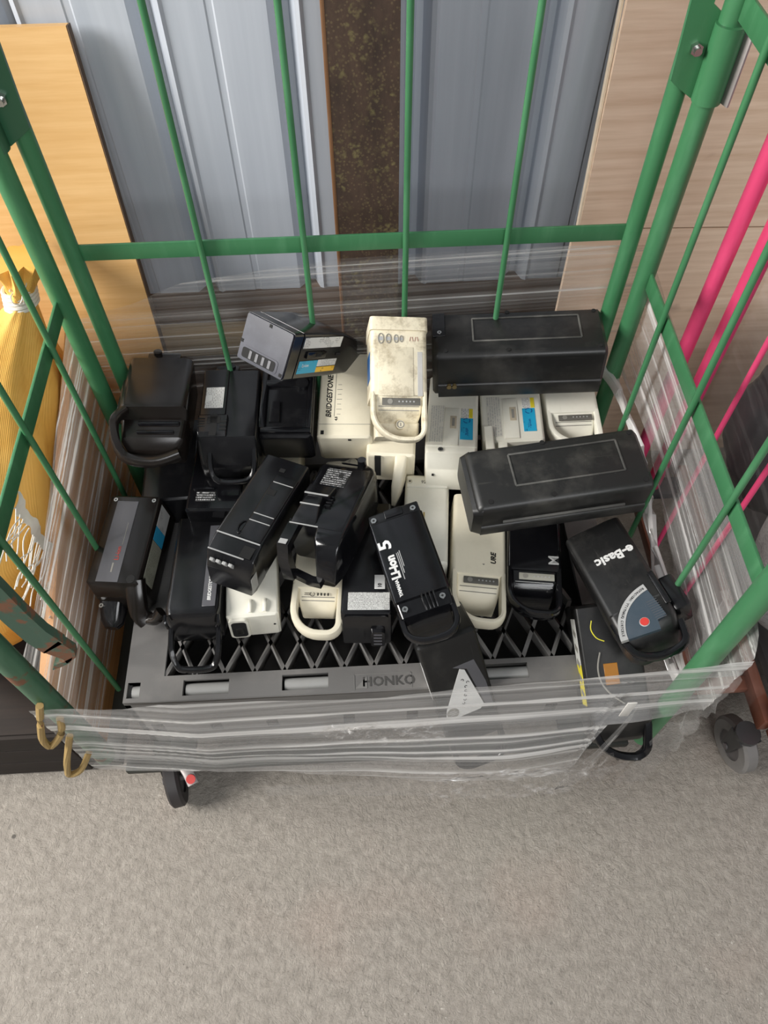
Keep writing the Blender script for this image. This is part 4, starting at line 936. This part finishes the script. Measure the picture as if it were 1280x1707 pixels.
g = MB(); g.box((L / 2 - 0.045, 0, H + 0.0002), (0.0022, W - 0.006, 0.0012)); g.box((L / 2 - 0.0145, -W * 0.1, H - 0.0095), (0.0022, W - 0.02, 0.0012)); b.part('edge_line', g, SILVER)
g = MB(); g.box((L / 2 - 0.026, W * 0.30, H - 0.004), (0.022, 0.020, 0.003)); b.part('connector_slot', g, HOLE)
for k in range(4):
    g = MB(); g.box((L / 2 - 0.0050, -W * 0.36 + 0.002 + k * 0.0115, H - 0.027), (0.0055, 0.0070, 0.020), 0.001, rot=(0, 0.42, 0)); b.part('grip_rib', g, ROLL, label='pale grey rib')
b.plate('end_label', GLABEL, (L / 2 - 0.008, W / 2 + 0.0003, H * 0.36), (0.020, 0.0006, 0.040))
# --- B22
b = Bat('B22', 'black bike battery with a grey stripe and red lettering at the far left front'); L, W, H = b.L, b.W, b.H
g = MB(); g.body([(-L / 2, W - 0.010, 0.004, H - 0.004, 0.006), (-L / 2 + 0.004, W, 0, H, 0.008), (L / 2 - 0.004, W, 0, H, 0.006), (L / 2, W - 0.006, 0.002, H - 0.004, 0.006), (L / 2 + 0.012, W - 0.020, 0.004, H * 0.72, 0.010)]); b.part('case', g, BROWNB)
b.plate('grey_stripe', GREYP, (0.004, -W * 0.10, H + 0.0005), (L - 0.018, W * 0.42, 0.0012))
b.text('Li-ion', 0.012, 0.030, -W * 0.02, PI, REDINK, z=H + 0.0011)
g = MB(); g.box((-0.010, 0.002, H + 0.0013), (0.045, 0.0010, 0.0004)); g.box((0.058, -W * 0.06, H + 0.0013), (0.018, 0.003, 0.0004)); b.part('printed_line', g, GREYINK)
b.screws([(-L / 2 + 0.010, W * 0.40, H - 0.001), (-L / 2 + 0.010, -W * 0.36, H - 0.001)], 0.004)
g = MB(); g.cyl((L / 2 - 0.012, W * 0.34, H - 0.002), (L / 2 - 0.012, W * 0.34, H + 0.0008), 0.008, 16); b.part('hole', g, HOLE)
b.plate('grey_label', printed('side_grey_label', (0.34, 0.34, 0.33), (0.12, 0.12, 0.12), 2, 300, 0.4), (-0.058, W / 2 + 0.0004, H * 0.62), (0.044, 0.0008, 0.044))
b.plate('cyan_label', printed('side_cyan_label', (0.02, 0.22, 0.38), (0.01, 0.08, 0.16), 2, 260, 0.4), (-0.022, W / 2 + 0.0004, H * 0.62), (0.028, 0.0008, 0.044))
b.plate('print_label', printed('side_olive_label', (0.24, 0.24, 0.19), (0.08, 0.08, 0.06), 2, 300, 0.6), (0.033, W / 2 + 0.0004, H * 0.62), (0.080, 0.0008, 0.044))
g = MB(); g.sweep([(L / 2 - 0.016, W * 0.38, H * 0.9), (L / 2 + 0.008, W * 0.40, H * 0.72), (L / 2 + 0.030, W * 0.42, H * 0.46), (L / 2 + 0.040, W * 0.52, H * 0.30)], 0.034, 0.026); g.sweep([(L / 2 + 0.034, W * 0.46, H * 0.32), (L / 2 + 0.040, W * 0.72, H * 0.42), (L / 2 + 0.030, W * 0.86, H * 0.55)], 0.022, 0.016); b.part('handle', g, BROWNB)
g = MB(); g.body([(L / 2 + 0.006, 0.044, H * 0.02, H * 0.5, 0.008, -W * 0.22), (L / 2 + 0.042, 0.040, 0.0, H * 0.32, 0.012, -W * 0.20), (L / 2 + 0.052, 0.026, 0.004, H * 0.22, 0.010, -W * 0.20)]); b.part('lock_boss', g, GLOSS)
b.screws([(L / 2 + 0.020, -W * 0.36, H * 0.44)], 0.0042)
# --- B23
b = Bat('B23', 'black bike battery with a small maker name strip and an open square loop end'); L, W, H = b.L, b.W, b.H
g = MB(); g.body([(-L / 2, W - 0.008, 0.004, H - 0.004, 0.006), (-L / 2 + 0.004, W, 0, H, 0.008), (L / 2 - 0.018, W, 0, H, 0.010), (L / 2 - 0.006, W - 0.006, 0.02, H - 0.004, 0.010), (L / 2 - 0.002, W - 0.016, 0.04, H - 0.012, 0.010)]); b.part('case', g, BLACK)
b.plate('name_strip', GREYP, (0.005, W * 0.30, H + 0.0005), (L * 0.82, 0.022, 0.0012))
b.text('BRIDGESTONE', 0.0085, L / 2 - 0.056, W * 0.30, PI, WHITEINK, z=H + 0.0011, shear=0.2, bold=0.0002)
zb = 0.004; xo = L / 2 + 0.026
g = MB(); P_ = [(L / 2 - 0.012, -W / 2 + 0.006, H * 0.55), (xo - 0.004, -W / 2 + 0.006, H * 0.35), (xo + 0.012, -W / 2 + 0.012, zb + 0.008), (xo + 0.020, -W / 2 + 0.024, zb), (xo + 0.020, W / 2 - 0.024, zb), (xo + 0.012, W / 2 - 0.012, zb + 0.008), (xo - 0.004, W / 2 - 0.006, H * 0.35), (L / 2 - 0.012, W / 2 - 0.006, H * 0.55)]
g.sweep(P_, 0.010, 0.012); b.part('handle', g, GLOSS)
g = MB(); g.sweep([(L / 2 - 0.004, -W / 2 + 0.002, H - 0.004), (L / 2 + 0.006, -W / 2 + 0.002, H - 0.010), (L / 2 + 0.010, -W / 2 + 0.006, H - 0.022)], 0.005, 0.006); g.sweep([(L / 2 - 0.006, W / 2 - 0.002, H - 0.010), (L / 2 + 0.004, W / 2 - 0.002, H - 0.018), (L / 2 + 0.004, W / 2 - 0.006, H - 0.030)], 0.005, 0.006); b.part('hinge_lug', g, GLOSS)
# --- B24
b = block('B24', 'cream bike battery with a dark connector socket in its end, on the deck', PALEC, 0.004); L, W, H = b.L, b.W, b.H
g = MB(); g.body([(L / 2 - 0.004, 0.034, H * 0.12, H * 0.94, 0.008, -W * 0.28), (L / 2 + 0.006, 0.034, H * 0.12, H * 0.94, 0.008, -W * 0.28)]); sk = b.part('connector_socket', g, PALEC)
g = MB(); g.body([(L / 2 + 0.004, 0.026, H * 0.18, H * 0.86, 0.007, -W * 0.28), (L / 2 + 0.0068, 0.026, H * 0.18, H * 0.86, 0.007, -W * 0.28)]); g.build('socket_opening', HOLE, sk)
g = MB(); g.body([(L / 2 + 0.0066, 0.012, H * 0.34, H * 0.58, 0.002, -W * 0.28), (L / 2 + 0.0076, 0.012, H * 0.34, H * 0.58, 0.002, -W * 0.28)]); g.build('connector_pin', STEEL, sk)
for y in (-W * 0.02, W * 0.26):
    g = MB(); g.sweep([(L / 2 - 0.030, y, H - 0.001), (L / 2 - 0.020, y - 0.001, H + 0.004), (L / 2 - 0.006, y - 0.002, H + 0.001)], 0.007, 0.006); b.part('guide_rib', g, PALEC)
g = MB(); g.cyl((L / 2 - 0.001, W * 0.40, H * 0.52), (L / 2 + 0.0008, W * 0.40, H * 0.52), 0.0022, 10); b.part('hole', g, HOLE)
# --- B25
b, xs = loop_battery('B25', 'cream bike battery with open loop handle and printed plug symbol over the lattice deck', CREAM, 0.092, None, t=0.013, hh=0.026, depth=0.42, rl=0.5, dl=0.40); L, W, H = b.L, b.W, b.H
g = MB(); zz = H - 0.0046
g.tube([(xs + 0.012 + 0.0036 * math.cos(R(q)), -0.010 + 0.0042 * math.sin(R(q)), zz) for q in range(-150, 151, 30)], 0.0006, 6)
for y in (-0.0016, 0.0016): g.box((xs + 0.012 + y, -0.019, zz), (0.0008, 0.010, 0.0006))
for k in range(4): g.box((xs + 0.012, 0.000 + k * 0.006, zz), (0.0050, 0.0022, 0.0008))
b.part('printed_symbol', g, BLACKINK)
# --- B26
b = block('B26', 'black bike battery with a blank white label right of the cream open loop handle', BLACK, 0.006, near=lambda L, W, H: [(L / 2 - 0.004, W, 0, H, 0.004), (L / 2, W - 0.004, 0.002, H - 0.003, 0.004)]); L, W, H = b.L, b.W, b.H
b.plate('paper_label', WLABELX, (L / 2 - 0.024, 0.004, H + 0.0004), (0.036, W * 0.82, 0.0008))
b.plate('small_label', WHITEINK, (L / 2 - 0.064, W * 0.26, H + 0.0004), (0.030, 0.018, 0.0008))
b.text('10', 0.009, L / 2 - 0.056, W * 0.26, PI, BLACKINK, z=H + 0.0009, bold=0.0002)
g = MB(); g.body([(L / 2 - 0.001, W * 0.86, H * 0.20, H * 0.94, 0.006), (L / 2 + 0.003, W * 0.86, H * 0.20, H * 0.94, 0.006)]); g.body([(L / 2 + 0.002, 0.026, H * 0.06, H * 0.56, 0.004, W * 0.22), (L / 2 + 0.010, 0.024, H * 0.08, H * 0.54, 0.005, W * 0.22)]); ce = b.part('connector_block', g, GLOSS)
g = MB()
for k in range(4): g.box((L / 2 + 0.0104, W * 0.22, H * (0.16 + k * 0.10)), (0.0008, 0.014, 0.003))
g.build('contact', GREYP, ce)
# --- B27, B31, supports
b = block('B27', 'black bike battery low in the heap beneath the slotted one, small white print', GLOSS, 0.008); L, W, H = b.L, b.W, b.H
b.plate('caution_print', BLABEL, (L / 2 - 0.03, -W * 0.15, H + 0.0004), (0.022, 0.036, 0.0006))
g = MB(); g.box((L / 2 - 0.048, -W * 0.20, H + 0.002), (0.006, 0.040, 0.004), 0.001); b.part('ridge', g, GLOSS)
b = block('B31', 'cream bike battery at the bottom of the heap below the recessed black one', CREAM, 0.006)
b = block('B32', 'black bike battery lying flat at the bottom, under the two cyan labelled batteries', BLACK, 0.006)
b = block('B33', 'black bike battery at the bottom of the back left corner', BLACK, 0.006)

# ------------------------------------------------------------------ stretch film around the cage
film = thing('stretch_film', 'clear plastic stretch film wrapped around the lower part of the green cage', 'plastic film', (0.5, -0.33, 0.1))
FO = Vector((0.5, -0.33, 0.1))


def nz(a, k): return math.sin(a * 7.1 + k) * 0.5 + math.sin(a * 17.3 + 2.1 * k) * 0.3 + math.sin(a * 41.7 + 1.3 * k) * 0.2


def interp(tab, u):
    for (a, va), (b_, vb) in zip(tab, tab[1:]):
        if u <= b_: f = (u - a) / (b_ - a) if b_ > a else 0; return va + (vb - va) * max(0, min(1, f))
    return tab[-1][1]


def panel(name, f, nu, nv, mat, ulen, **kw):
    mb = MB(); mb.grid(lambda a, c_: Vector(f(a, c_)) - FO, nu, nv, uv=lambda a, c_: (a * ulen, f(a, c_)[2] - 0.035 * a)); return mb.build(name, mat, film, angle=80, **kw)


YFR = -0.69
top_t = [(0.0, 0.504), (0.10, 0.525), (0.22, 0.570), (0.35, 0.563), (0.51, 0.554), (0.61, 0.567), (0.74, 0.581), (0.86, 0.597), (1.0, 0.618)]
bot_t = [(-0.02, 0.20), (0.0, 0.185), (0.12, 0.20), (0.22, 0.235), (0.30, 0.221), (0.51, 0.181), (0.64, 0.130), (0.76, 0.119), (0.840, 0.121), (0.856, 0.20), (0.862, 0.388), (0.92, 0.388), (0.97, 0.402), (1.0, 0.42)]


def front(a, c_):
    x = -0.018 + a * 1.040; z0 = interp(bot_t, x); z1 = interp(top_t, x); yb = -0.664 - 0.026 * max(0, min(1, (x - 0.02) / 0.2))
    z = z0 + (z1 - z0) * c_
    bul = 0.030 * math.exp(-((x - 0.70) / 0.20) ** 2) * math.exp(-((z - 0.24) / 0.13) ** 2)
    return (x, yb - bul + 0.0022 * nz(z * 9 + x * 0.5, 1.0) + 0.004 * nz(x * 0.9, 2) * (1 - c_), z + 0.003 * nz(x * 2.0, 4))


panel('film_front', front, 90, 46, FILM, 1.0)


def front2(a, c_):
    x = 0.30 + a * 0.565; z0 = interp(bot_t, x) - 0.010 - 0.012 * math.sin(a * PI); z1 = z0 + 0.05 + 0.19 * a
    z = z0 + (z1 - z0) * c_
    return (x, YFR - 0.040 + 0.004 * nz(x * 3 + z * 6, 3), z)


panel('film_loose_layer', front2, 50, 16, FILMT, 0.6)


def crinkle(cx, cz, w_, h_, seed, y=-0.745, tilt=0.0):
    rnd = random.Random(seed); mb = MB(); ph = [rnd.uniform(0, 6) for _ in range(6)]
    def f(a, c_):
        u = a - 0.5; v_ = c_ - 0.5; e = 1 + 0.25 * math.sin(5 * math.atan2(v_, u + 1e-6) + ph[0]) + 0.12 * math.sin(11 * math.atan2(v_, u + 1e-6) + ph[1])
        d = 0.0024 * math.sin(13 * u + 8 * math.sin(7 * v_ + ph[2]) + ph[3]) + 0.0018 * math.sin(19 * v_ + 6 * math.sin(11 * u + ph[4]) + ph[5]) + rnd.uniform(-0.0004, 0.0004)
        return Vector((cx + u * w_ * e + v_ * tilt * w_, y + d, cz + v_ * h_ * e)) - FO
    mb.grid(f, 26, 26, uv=lambda a, c_: (a, c_)); return mb.build('film_crinkle', FILMC, film, angle=25)


crinkle(0.838, 0.29, 0.075, 0.20, 3); crinkle(0.775, 0.20, 0.14, 0.10, 4); crinkle(0.63, 0.22, 0.09, 0.14, 5); crinkle(0.45, 0.44, 0.08, 0.05, 6, -0.70); crinkle(0.54, 0.46, 0.12, 0.09, 7, -0.715); crinkle(0.70, 0.30, 0.22, 0.06, 8, -0.74, 0.3)
# side and back panels
Lt = [(-0.69, 0.566), (-0.545, 0.553), (-0.349, 0.585), (0.02, 0.68)]


def left(a, c_):
    y = -0.640 + a * 0.66; z0 = 0.20; z1 = interp(Lt, y); z = z0 + (z1 - z0) * c_
    return (-0.0185 + 0.002 * nz(z * 9 + y * 0.4, 5), y, z)


panel('film_left', left, 50, 40, FILML, 0.7)
Rt = [(-0.69, 0.63), (-0.62, 0.70), (-0.479, 0.690), (-0.286, 0.72), (0.0, 0.74)]
Rb = [(-0.69, 0.42), (-0.58, 0.40), (-0.355, 0.46), (-0.207, 0.50), (-0.112, 0.50), (0.0, 0.485)]


def rightp(a, c_):
    y = -0.69 + a * 0.70; z0 = interp(Rb, y); z1 = interp(Rt, y); z = z0 + (z1 - z0) * c_
    return (1.0185 + 0.003 * nz(z * 9 + y * 0.5, 6) + 0.012 * math.sin(a * PI) * (1 - c_), y, z)


panel('film_right', rightp, 60, 40, FILMS, 0.7)
Bt = [(0.0, 0.665), (0.10, 0.692), (0.19, 0.732), (0.466, 0.763), (0.78, 0.767), (1.0, 0.755)]


def back(a, c_):
    x = -0.01 + a * 1.02; z0 = 0.22; z1 = interp(Bt, x); z = z0 + (z1 - z0) * c_
    return (x, 0.0175 + 0.002 * nz(z * 9 + x * 0.4, 7), z + 0.02 * (x - 0.5) * c_)


panel('film_back', back, 70, 46, FILMB, 1.0)
# gathered rope of film along the lower right edge and torn corner skirt
mb = MB(); rnd = random.Random(11)
for k in range(6):
    P_ = []
    for i in range(22):
        y = 0.0 - 0.66 * i / 21; sprd = 0.004 + 0.030 * (i / 21)
        P_.append(Vector((1.004 + 0.006 * math.sin(i * 0.9 + k), y, interp(Rb, y) - 0.004 + sprd * math.sin(k * 1.1 + i * 0.12))) - FO)
    mb.sweep(P_, 0.005, 0.007 + 0.003 * (k % 3), (0, 1, 0.2))
mb.build('film_rope', FILMR, film)


def skirt(a, c_):
    y = -0.70 + a * 0.13; zt = 0.56 + 0.06 * a; z = zt - (0.33 - 0.12 * a) * (1 - c_) - 0.0
    return (1.020 + 0.03 * (1 - c_) * a + 0.006 * nz(a * 3 + c_ * 4, 9), y + 0.008 * nz(c_ * 3, 3), z)


panel('film_corner_flap', skirt, 24, 30, FILMT, 0.4)


def tail(a, c_):
    return (0.965 + 0.055 * c_ + 0.004 * nz(a * 4, 2), -0.700 + 0.004 * nz(a * 3 + c_ * 2, 3), 0.03 + 0.37 * a + 0.012 * c_)


panel('film_tail', tail, 30, 8, FILMT, 0.4)


def bot(a, c_):
    x = 0.77 + 0.20 * a; return (x, -0.690 - 0.012 * math.sin(PI * a), 0.065 + 0.06 * abs(a - 0.35) + (0.075 - 0.02 * a) * c_)


panel('film_lower_scrap', bot, 20, 8, FILMT, 0.3)
mb = MB(); mb.box(Vector((0.872, -0.708, 0.50)) - FO, (0.014, 0.002, 0.055), 0.0005); mb.build('tape_scrap', plain('pale_tape', (0.62, 0.60, 0.56), 0.5), film)
mb = MB(); mb.sweep([Vector(p) - FO for p in ((0.955, 0.0, 0.50), (0.972, -0.012, 0.505), (0.990, -0.04, 0.50), (1.0, -0.08, 0.50))], 0.012, 0.024, (0, 0, 1)); mb.build('film_knot', FILMR, film)

# ------------------------------------------------------------------ yellow sack at left
sack = thing('yellow_sack', 'yellow orange woven sack tied with white string left of the green cage', 'sack', (-0.17, -0.12, 0.0))
SO = Vector((-0.17, -0.12, 0.0))
axis = [(-0.27, -0.24, 0.226, 0.25), (-0.27, -0.24, 0.25, 0.30), (-0.265, -0.23, 0.32, 0.320), (-0.245, -0.19, 0.42, 0.31), (-0.21, -0.10, 0.53, 0.25), (-0.17, 0.00, 0.605, 0.13), (-0.128, 0.088, 0.645, 0.036), (-0.118, 0.110, 0.685, 0.050), (-0.112, 0.125, 0.712, 0.070)]
mb = MB(); rings = []
fine = []
for i in range(len(axis) - 1):
    for q in range(4): fine.append([axis[i][c_] + (axis[i + 1][c_] - axis[i][c_]) * q / 4 for c_ in range(4)])
fine.append(list(axis[-1]))
for i, (x, y, z, r) in enumerate(fine):
    ring = []
    for k in range(40):
        a = 2 * PI * k / 40; fold = 1 + 0.055 * math.sin(a * 9 + 0.4 * i) + 0.05 * math.sin(a * 4 + 0.3 * i) + (0.20 * math.sin(a * 8) if i > 26 else 0)
        rx = r * fold; dx = min(rx * math.cos(a) * 0.56, -0.078 - x if z < 0.60 else 1); dy = rx * math.sin(a)
        ring.append(Vector((x + dx, y + dy, max(0.226, z - dy * 0.25))) - SO)
    rings.append(ring)
mb.loft(rings, cap=True); mb.build('bag', SACK, sack, angle=80)
mb = MB()
for k in range(5):
    mb.tube([Vector((-0.130 + 0.027 * math.cos(2 * PI * q / 24), 0.084 + 0.004 * k + 0.040 * math.sin(2 * PI * q / 24), 0.640 + 0.006 * k - 0.010 * math.sin(2 * PI * q / 24))) - SO for q in range(24)], 0.004, 6, closed=True)
ti = mb.build('string_tie', STRING, sack)
mb = MB(); rnd = random.Random(5)
for k in range(7):
    a = rnd.uniform(-0.6, 0.6); P_ = [Vector((-0.115 + 0.01 * a, 0.075, 0.67)) - SO]
    for q in range(6): P_.append(P_[-1] + Vector((0.006 * math.cos(k + q), 0.012 * math.sin(k * 1.7 + q * 0.8), 0.012 - 0.006 * q + rnd.uniform(-0.004, 0.004))))
    mb.tube(P_, 0.0012, 5)
mb.build('loose_string', STRING, ti)
SHADEW = wood('floor_shade_wood', (0.012, 0.008, 0.006), (0.026, 0.017, 0.012), 0, 0.8)  # shade put into the colour: near-black boards stand in for shadowed floor
crt = thing('shade_crate', 'added crate under the yellow sack, coloured dark like shaded floor', 'crate', (-0.45, -0.25, 0.0))  # added crate that blocks light and darkens the left floor area
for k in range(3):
    mb = MB(); mb.box((0, -0.350, 0.04 + 0.072 * k), (0.72, 0.014, 0.066), 0.002); mb.build('front_slat', SHADEW, crt)
mb = MB(); mb.box((0, 0, 0.215), (0.72, 0.70, 0.014), 0.002); mb.build('lid', SHADEW, crt)
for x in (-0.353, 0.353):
    mb = MB(); mb.box((x, 0, 0.104), (0.014, 0.686, 0.208), 0.002); mb.build('side_panel', SHADEW, crt)
fr = thing('frayed_strap', 'frayed white woven strap with loose threads beside the sack', 'strap', (-0.09, -0.40, 0.48))
FS = Vector((-0.09, -0.40, 0.48)); mb = MB(); rnd = random.Random(9)
mb.grid(lambda a, c_: Vector((-0.068 + 0.004 * math.sin(a * 21 + c_ * 3), -0.325 - 0.015 * a - 0.030 * c_ + 0.002 * math.sin(a * 60), 0.60 - 0.23 * a - 0.006 * c_)) - FS, 40, 5)
mb.build('strap_band', STRING, fr)
mb = MB()
for k in range(34):
    a = rnd.random(); p = Vector((-0.067, -0.354 - 0.015 * a, 0.594 - 0.23 * a)) - FS; d = Vector((rnd.uniform(-0.01, 0.006), -0.085 + rnd.uniform(-0.03, 0.03), rnd.uniform(-0.03, 0.05)))
    mb.tube([p, p + d * 0.35 + Vector((0, 0, rnd.uniform(-0.010, 0.014))), p + d * 0.7 + Vector((0, rnd.uniform(-0.012, 0.012), rnd.uniform(-0.012, 0.012))), p + d], 0.0011, 5)
mb.build('loose_threads', STRING, fr)

# ------------------------------------------------------------------ pink roll cage at right
pc = thing('roll_cage', 'pink steel roll cage cart at the right edge, beside the green cage', 'cart', (1.15, -0.1, 0))
PO = Vector((1.15, -0.1, 0))


def pp(x, y, z): return Vector((x, y, z)) - PO


for x, y, r in ((1.125, -0.03, 0.0145), (1.172, -0.055, 0.0165)):
    mb = MB(); mb.cyl(pp(x, y, 0.13), pp(x, y, 1.6), r, 18); mb.build('post', PINK, pc)
for y in (-0.245, -0.395, -0.545):
    mb = MB(); mb.cyl(pp(1.122, y, 0.16), pp(1.122, y, 1.5), 0.005, 10); mb.build('rod', PINK, pc)
mb = MB(); mb.box(pp(1.18, -0.36, 0.83), (0.006, 0.62, 0.034), 0.001); mb.build('cross_bar', PINK, pc)
mb = MB(); mb.box(pp(1.53, -0.32, 0.14), (0.48, 0.60, 0.025), 0.003); mb.box(pp(1.22, -0.06, 0.14), (0.22, 0.05, 0.02), 0.003); mb.build('deck', plain('pink_cage_deck', (0.05, 0.05, 0.055), 0.6), pc)
mb = MB(); mb.box(pp(1.250, -0.325, 0.145), (0.022, 0.62, 0.045), 0.003); mb.box(pp(1.128, -0.285, 0.145), (0.022, 0.55, 0.03), 0.003); mb.box(pp(1.19, -0.545, 0.135), (0.11, 0.03, 0.02), 0.003); mb.box(pp(1.53, -0.645, 0.135), (0.54, 0.022, 0.04), 0.003); mb.build('base_frame', BROWNP, pc)
mb = MB(); mb.body([(0.0, 0.05, 0, 0.045, 0.012), (0.13, 0.06, 0, 0.05, 0.014)])
o = mb.build('base_clamp', PINK, pc); o.location = pp(1.246, -0.655, 0.168)
caster(pc, 1.222 - PO.x, -0.640 - PO.y, R(10), 0.058, 0.030, TYRE, 0.125, plain('caster_fork_grey', (0.09, 0.09, 0.09), 0.4, 0.5))


def blob(name, mat, c, rad, label, cat, seed, amp=0.12, flat=0.0):
    mb = MB(); bmesh.ops.create_icosphere(mb.bm, subdivisions=4, radius=1.0); rnd = random.Random(seed); ph = [rnd.uniform(0, 6) for _ in range(6)]
    for v_ in mb.bm.verts:
        d = v_.co.normalized(); k_ = 1 + amp * (math.sin(3.1 * d.x + ph[0] + 2 * d.z) + math.sin(4.3 * d.y + ph[1] + d.x) + 0.6 * math.sin(9 * d.z + 6 * d.x + ph[2]) + 0.4 * math.sin(15 * d.y + ph[3]))
        q = Vector((math.copysign(abs(d.x) ** 0.7, d.x), math.copysign(abs(d.y) ** 0.7, d.y), math.copysign(abs(d.z) ** 0.7, d.z))) * k_
        v_.co = Vector((q.x * rad[0], q.y * rad[1], q.z * rad[2]))
    o = mb.build(name, mat, None, angle=80); o.location = c; return tag(o, label, cat)


blob('black_bag', BLACKCLOTH, (1.37, -0.18, 0.46), (0.14, 0.14, 0.16), 'black vinyl bag heaped in the pink cage behind the film', 'bag', 2, 0.05)
blob('grey_blanket', FLEECE, (1.38, -0.41, 0.38), (0.15, 0.10, 0.17), 'grey fleece blanket bundled in the pink cage', 'blanket', 5, 0.06)
blob('black_garment', BLACKCLOTH, (1.42, -0.57, 0.26), (0.15, 0.06, 0.09), 'black folded cloth at the front of the pink cage', 'cloth', 8, 0.05)
pf = thing('stretch_film', 'clear plastic stretch film around the load of the pink cage', 'plastic film', (1.19, -0.3, 0.2)); PF = Vector((1.19, -0.3, 0.2))
mb = MB(); mb.grid(lambda a, c_: Vector((1.192 + 0.004 * nz(a * 2 + c_ * 5, 1), -0.62 + 0.60 * a, 0.20 + 0.62 * c_ + 0.05 * a)) - PF, 40, 40, uv=lambda a, c_: (a * 0.6, c_ * 0.6))
mb.build('film_sheet', film_mat('stretch_film_pink_cage', 0.40, (1.0, 60), 0.05, 0.50, 0.72), pf, angle=80)
